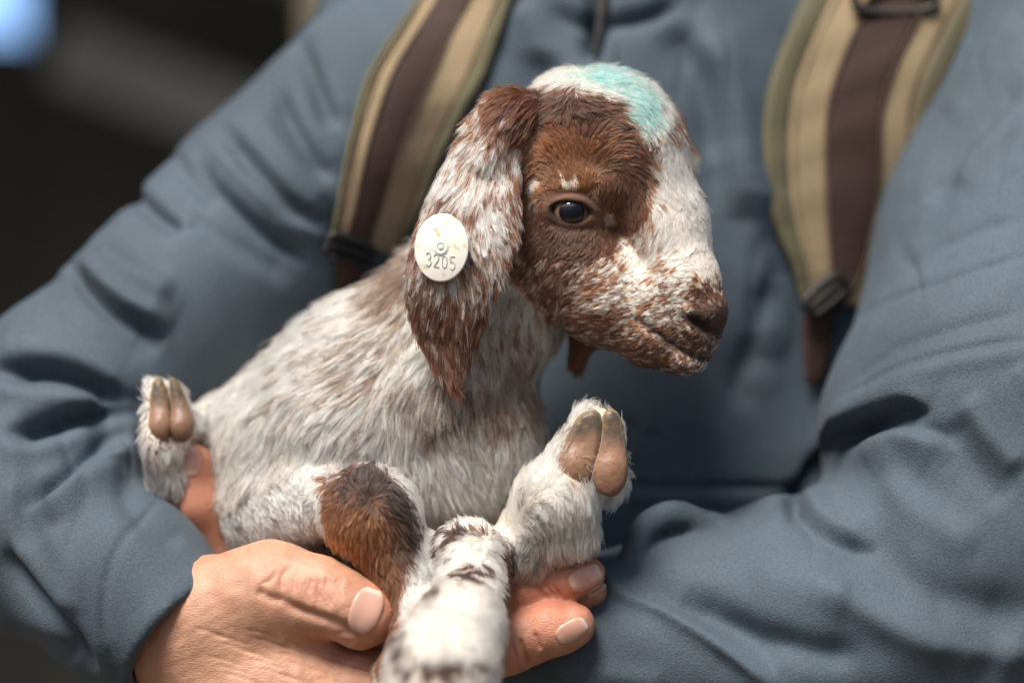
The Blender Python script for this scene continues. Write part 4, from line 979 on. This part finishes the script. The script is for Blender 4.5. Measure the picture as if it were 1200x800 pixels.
# ================================================================== EAR TAG
m, nt, b = mat('tag_plastic'); co = coords(nt)
n1 = N(nt, 'ShaderNodeTexNoise', Scale=260.0, Detail=5.0); nt.links.new(co, n1.inputs['Vector'])
r = ramp(nt, n1.outputs[0], [(0.30, (0.52, 0.44, 0.30)), (0.42, (0.78, 0.76, 0.68)), (0.7, (0.83, 0.82, 0.76))]); nt.links.new(r.outputs[0], b.inputs['Base Color'])
b.inputs['Roughness'].default_value = 0.38; b.inputs['Subsurface Weight'].default_value = .1; b.inputs['Subsurface Scale'].default_value = .001; add_bump(nt, b, n1.outputs[0], .0001, .4); M_tag = m
m, nt, b = mat('tag_ink'); b.inputs['Base Color'].default_value = (0.36, 0.37, 0.37, 1); b.inputs['Roughness'].default_value = .6; M_ink = m
tc_d = float(ear_d(517.0, 290.0)) - 21
TO = A(517, 290, tc_d)
tag = thing('ear_tag', TO, 'round white numbered tag pinned through the ear of the goat kid', 'ear tag')
TM = Matrix.Rotation(R(-14), 3, 'Z') @ Matrix.Rotation(R(-4), 3, 'X')
def tag_local(P): return TO + np.array([list(TM @ Vector(p)) for p in P])
def lathe(prof, seg=64):
    V = []; F = []
    for r_, y in prof:
        for k in range(seg): a = 2 * math.pi * k / seg; V.append((r_ * math.cos(a), y, r_ * 1.22 * math.sin(a)))
    for i in range(len(prof) - 1):
        for k in range(seg): F.append((i * seg + k, (i + 1) * seg + k, (i + 1) * seg + (k + 1) % seg, i * seg + (k + 1) % seg))
    return V, F
Vt, Ft = lathe([(0.01, 0), (31.2, 0), (32.2, .6), (32.6, 1.8), (32.2, 3), (31, 3.6), (0.01, 3.6)])
make('disc', tag_local(Vt), Ft, M_tag, tag)
Vt, Ft = lathe([(4, -.2), (4.2, -1.5), (6, -2.2), (8, -1.6), (8.8, -.4), (9.6, -.2)], 40); V2 = [(x, y, z * .86) for x, y, z in Vt]; make('rim', tag_local(V2), Ft, M_tag, tag)
Vt, Ft = lathe([(.01, -3.2), (2.2, -3.1), (3.3, -2.2), (3.6, -.1)], 24); make('stud', tag_local([(x, y, z * .82) for x, y, z in Vt]), Ft, M_tag, tag)
Vt, Ft = lathe([(3.5, 3.5), (3.5, 46), (.01, 46)], 16); make('pin', tag_local(Vt), Ft, M_tag, tag)
DIG = {'3': [[(0, .85), (.2, 1), (.55, 1), (.75, .8), (.65, .58), (.35, .52), (.65, .48), (.8, .25), (.55, 0), (.2, 0), (0, .18)]],
       '2': [[(0, .8), (.15, .97), (.5, 1), (.75, .8), (.7, .58), (0, 0), (.8, 0)]],
       '0': [[(.4, 1), (.1, .85), (0, .5), (.1, .15), (.4, 0), (.7, .15), (.8, .5), (.7, .85), (.4, 1)]],
       '5': [[(.75, 1), (.1, 1), (.05, .55), (.4, .62), (.75, .45), (.78, .2), (.5, 0), (.15, 0), (0, .15)]]}
nx0 = -17.5
for i, ch in enumerate('3205'):
    for st in DIG[ch]:
        q = [(nx0 + i * 9.6 + x * 7.2, -.5, -23.5 + y * 15 - 1.8 * i * 0 ) for x, y in st]
        a = R(-6); q = [(x, y, z - (x) * .16) for x, y, z in q]
        v, f = tube(tag_local(q), .62, 5); make('digit', v, f, M_ink, tag)

# ================================================================== BACKPACK: straps over the jacket, pack behind
pack = thing('backpack', A(720, 300, 960), 'backpack with tan and brown padded shoulder straps worn over the blue jacket', 'backpack')
def ribbon(F, left, right, n, m_, off, thick, u0, u1, mt, name, par, dome=3.0, dsm=9):
    """strip between two border lines laid on the jacket; u0..u1 = share of the width"""
    Lq = spline(left, n); Rq = spline(right, n)
    u = np.linspace(0, 1, 9); X = Lq[:, None, 0] * (1 - u) + Rq[:, None, 0] * u; Y = Lq[:, None, 1] * (1 - u) + Rq[:, None, 1] * u
    D = F.front(X, Y, d0=150, miss=np.nan)
    for i in range(n):
        row = D[i]; D[i] = np.where(np.isnan(row), np.nanmean(D) if np.isnan(row).all() else np.nanmean(row), row)
    kk = np.ones(dsm) / dsm
    for j in range(9): D[:, j] = np.convolve(np.pad(D[:, j], dsm // 2, mode='edge'), kk, 'valid')
    us = np.linspace(u0, u1, m_); top = []; 
    for i in range(n):
        for s_ in us:
            x = Lq[i, 0] * (1 - s_) + Rq[i, 0] * s_; y = Lq[i, 1] * (1 - s_) + Rq[i, 1] * s_
            d = np.interp(s_, u, D[i]); e = (s_ - u0) / (u1 - u0)
            top.append(A(x, y, d - off - dome * (1 - (2 * e - 1) ** 4) - (.9 * math.sin(y * .083 + 2 * math.sin(x * .03 + y * .017)) + .3 * math.sin(y * .27 + x * .05)) * (thick > 3)))
    top = np.array(top); bot = top + np.array([0, thick, 0]); nn_ = n * m_; Fc = []
    for i in range(n - 1):
        for j in range(m_ - 1):
            a = i * m_ + j; Fc.append((a, a + m_, a + m_ + 1, a + 1)); Fc.append((a + nn_, a + 1 + nn_, a + m_ + 1 + nn_, a + m_ + nn_))
        a = i * m_; Fc.append((a, a + nn_, a + m_ + nn_, a + m_)); a = i * m_ + m_ - 1; Fc.append((a, a + m_, a + m_ + nn_, a + nn_))
    for j in range(m_ - 1):
        a = j; Fc.append((a, a + 1, a + 1 + nn_, a + nn_)); a = (n - 1) * m_ + j; Fc.append((a, a + nn_, a + 1 + nn_, a + 1))
    return make(name, np.vstack([top, bot]), Fc, mt, par)
def strap(F, left, right, uw):
    n = 60
    root = ribbon(F, left, right, n, 13, 14, 12, .06, .94, M_tan, 'shoulder_strap', pack, 4)
    ribbon(F, left, right, n, 8, 19.5, 4, uw[0], uw[1], M_brown, 'webbing', root, 1.5)
    ribbon(F, left, right, n, 6, 15, 13, -.01, uw[2], M_olive, 'edge_binding', root, 4)
    ribbon(F, left, right, n, 6, 15, 13, uw[3], 1.01, M_olive, 'edge_binding', root, 4)
    for u_ in (uw[0] + .015, uw[1] - .015, uw[2] + .03, uw[3] - .03):
        q0 = spline(left, n); q1 = spline(right, n); q = q0 * (1 - u_) + q1 * u_
        ribbon(F, [tuple(p) for p in q[::6] - [.8, 0]], [tuple(p) for p in q[::6] + [.8, 0]], n, 2, 23.5 if .1 < u_ < .8 and u_ in (uw[0] + .015, uw[1] - .015) else 19, 3, 0, 1, M_thread2, 'stitching', root, .5)
    return root
sL = strap(J, [(520, -70), (488, 0), (434, 82), (409, 165), (394, 247), (386, 290)], [(634, -70), (599, 0), (570, 82), (527, 165), (492, 247), (466, 296)], (.19, .56, .05, .87))
sR = strap(JT, [(985, -90), (942, 0), (901, 112), (899, 225), (930, 315), (940, 352)], [(1220, -90), (1157, 0), (1102, 112), (1092, 225), (1050, 315), (1010, 360)], (.35, .69, .15, .86))
def rod(F, pts, r, mt, name, par, off=22, n=14):
    q = spline(pts, n); d = F.front(q[:, 0], q[:, 1], d0=150, miss=np.nan); d = np.where(np.isnan(d), np.nanmedian(d), d); d = d * 0 + np.linspace(d[0], d[-1], n)
    v, f = tube([A(x, y, dd - off) for (x, y), dd in zip(q, d)], r, 10); return make(name, v, f, mt, par)
# buckles: ladder locks at the lower ends, an oval ring at the top of one strap
for (cx, cy, an, par) in ((410, 292, -18, sL), (966, 345, 40, sR)):
    ca, sa = math.cos(R(an)), math.sin(R(an))
    def rr_(u_, v_): return (cx + u_ * ca + v_ * sa, cy - u_ * sa + v_ * ca)
    FF = J if cx < 600 else JT
    b1 = rod(FF, [rr_(-26, -9), rr_(0, -11), rr_(26, -9)], 6, M_black, 'buckle', par, 30)
    for q in ([rr_(-24, 12), rr_(0, 13), rr_(24, 12)], [rr_(-27, -10), rr_(-27, 12)], [rr_(27, -10), rr_(27, 12)], [rr_(-24, 1), rr_(24, 1)]): rod(FF, q, 5, M_black, 'buckle_bar', b1, 31, 8)
ribbon(JT, [(945, 340), (940, 385), (945, 450)], [(985, 345), (978, 390), (965, 450)], 20, 5, 14, 4, 0, 1, M_brown, 'lower_webbing', pack, 1)
ribbon(J, [(396, 286), (392, 320), (398, 360)], [(432, 292), (428, 320), (425, 360)], 20, 5, 14, 4, 0, 1, M_brown, 'lower_webbing', pack, 1)
rod(JT, [(1000, 2), (1010, -10), (1046, -16), (1085, -10), (1097, 2), (1085, 12), (1046, 16), (1010, 12), (1000, 2)], 6, M_black, 'ring', sR, 32, 28)
PB = Field(tuple(A(420, 900, 850)), tuple(A(1020, -250, 1500)), 16)
PB.op(Ell((720, 330, 1150), (230, 480, 210)), 20); PB.op(Ell((720, 520, 1040), (210, 260, 190)), 40)
for a, b_ in [((540, -60, 640, 22), (560, -120, 900, 22)), ((560, -120, 900, 22), (580, 40, 1050, 22)), ((1090, -90, 560, 26), (900, -120, 900, 24)), ((900, -120, 900, 24), (860, 40, 1050, 22))]: PB.op(Cone(a, b_), 10)
v, q = PB.mesh(2); make('pack_body', v, q, M_olive, pack)

ribbon(J, [(694, -80), (699, 0), (692, 66)], [(708, -80), (713, 0), (700, 66)], 24, 4, 3, 5, 0, 1, M_black, 'zip', jacket, 1)
# ---- jacket details that sit on the cloth
def jline(pts, r, n=40, off=1.5, name='stitching', mt=None):
    q = spline(pts, n); d = J.front(q[:, 0], q[:, 1], miss=np.nan); ok = ~np.isnan(d)
    q = q[ok]; d = d[ok]
    v, f = tube([A(x, y, dd - off) for (x, y), dd in zip(q, d)], r, 6); o = make(name, v, f, mt or M_thread, jacket); return o

# ================================================================== BACKGROUND
shed = thing('shed_wall', np.array([0, 4500, -HGT / UNIT]), 'dark shed wall far behind the person, deep in shade', 'shed wall')
yb = 1.9
def wpt(px_, py_, y): 
    s = (y + DIST * UNIT) / (DIST * UNIT); return ((px_ - 600) * UNIT * s, y, HGT + (400 - py_) * UNIT * s)
x0, _, z0 = wpt(-150, 42, yb); x1, _, z1 = wpt(30, -160, yb)
# wall in four pieces round a small window, filled by a glowing pane
box('wall_panel', (-6, yb, 0), (x0, yb + .1, 3.2), M_darkwall, parent=shed); box('wall_panel', (x1, yb, 0), (6, yb + .1, 3.2), M_darkwall, parent=shed)
box('wall_panel', (x0, yb, 0), (x1, yb + .1, z0), M_darkwall, parent=shed); box('wall_panel', (x0, yb, z1), (x1, yb + .1, 3.2), M_darkwall, parent=shed)
m, nt, b = mat('window_glow'); b.inputs['Base Color'].default_value = (.3, .4, .5, 1); b.inputs['Emission Color'].default_value = (0.30, 0.55, 1.0, 1); b.inputs['Emission Strength'].default_value = 1.0  # emission stands in for daylight behind the pane
box('window_pane', (x0, yb + .04, z0), (x1, yb + .06, z1), m, parent=shed)
box('sky_block_roof', (-6, .75, 3.0), (6, yb + .2, 3.1), M_darkwall, parent=shed)  # unseen; added to keep sky light from behind off the scene
def beam(a, b_, w_, t, mt, name, label, cat):
    a, b_ = Vector(a), Vector(b_); L = (b_ - a).length
    o = box(name, (-L / 2, -t / 2, -w_ / 2), (L / 2, t / 2, w_ / 2), mt); o.location = (a + b_) / 2
    v = b_ - a; o.rotation_euler = (0, -math.atan2(v.z, v.x), 0); o['label'] = label; o['category'] = cat; return o
beam(wpt(70, 62, 1.6), wpt(520, 232, 1.6), .07, .05, M_greypanel, 'metal_beam', 'slanting grey metal beam against the dark wall behind the shoulder', 'beam')
beam(wpt(60, -160, 1.65), wpt(560, 60, 1.65), .04, .05, M_greypanel, 'metal_beam', 'thin upper grey beam beside the pale post', 'beam')
beam(wpt(395, -300, 1.5), wpt(395, 60, 1.5), .05, .05, M_beige, 'wooden_post', 'pale beige post rising behind the shoulder', 'post').rotation_euler = (0, R(90), 0)
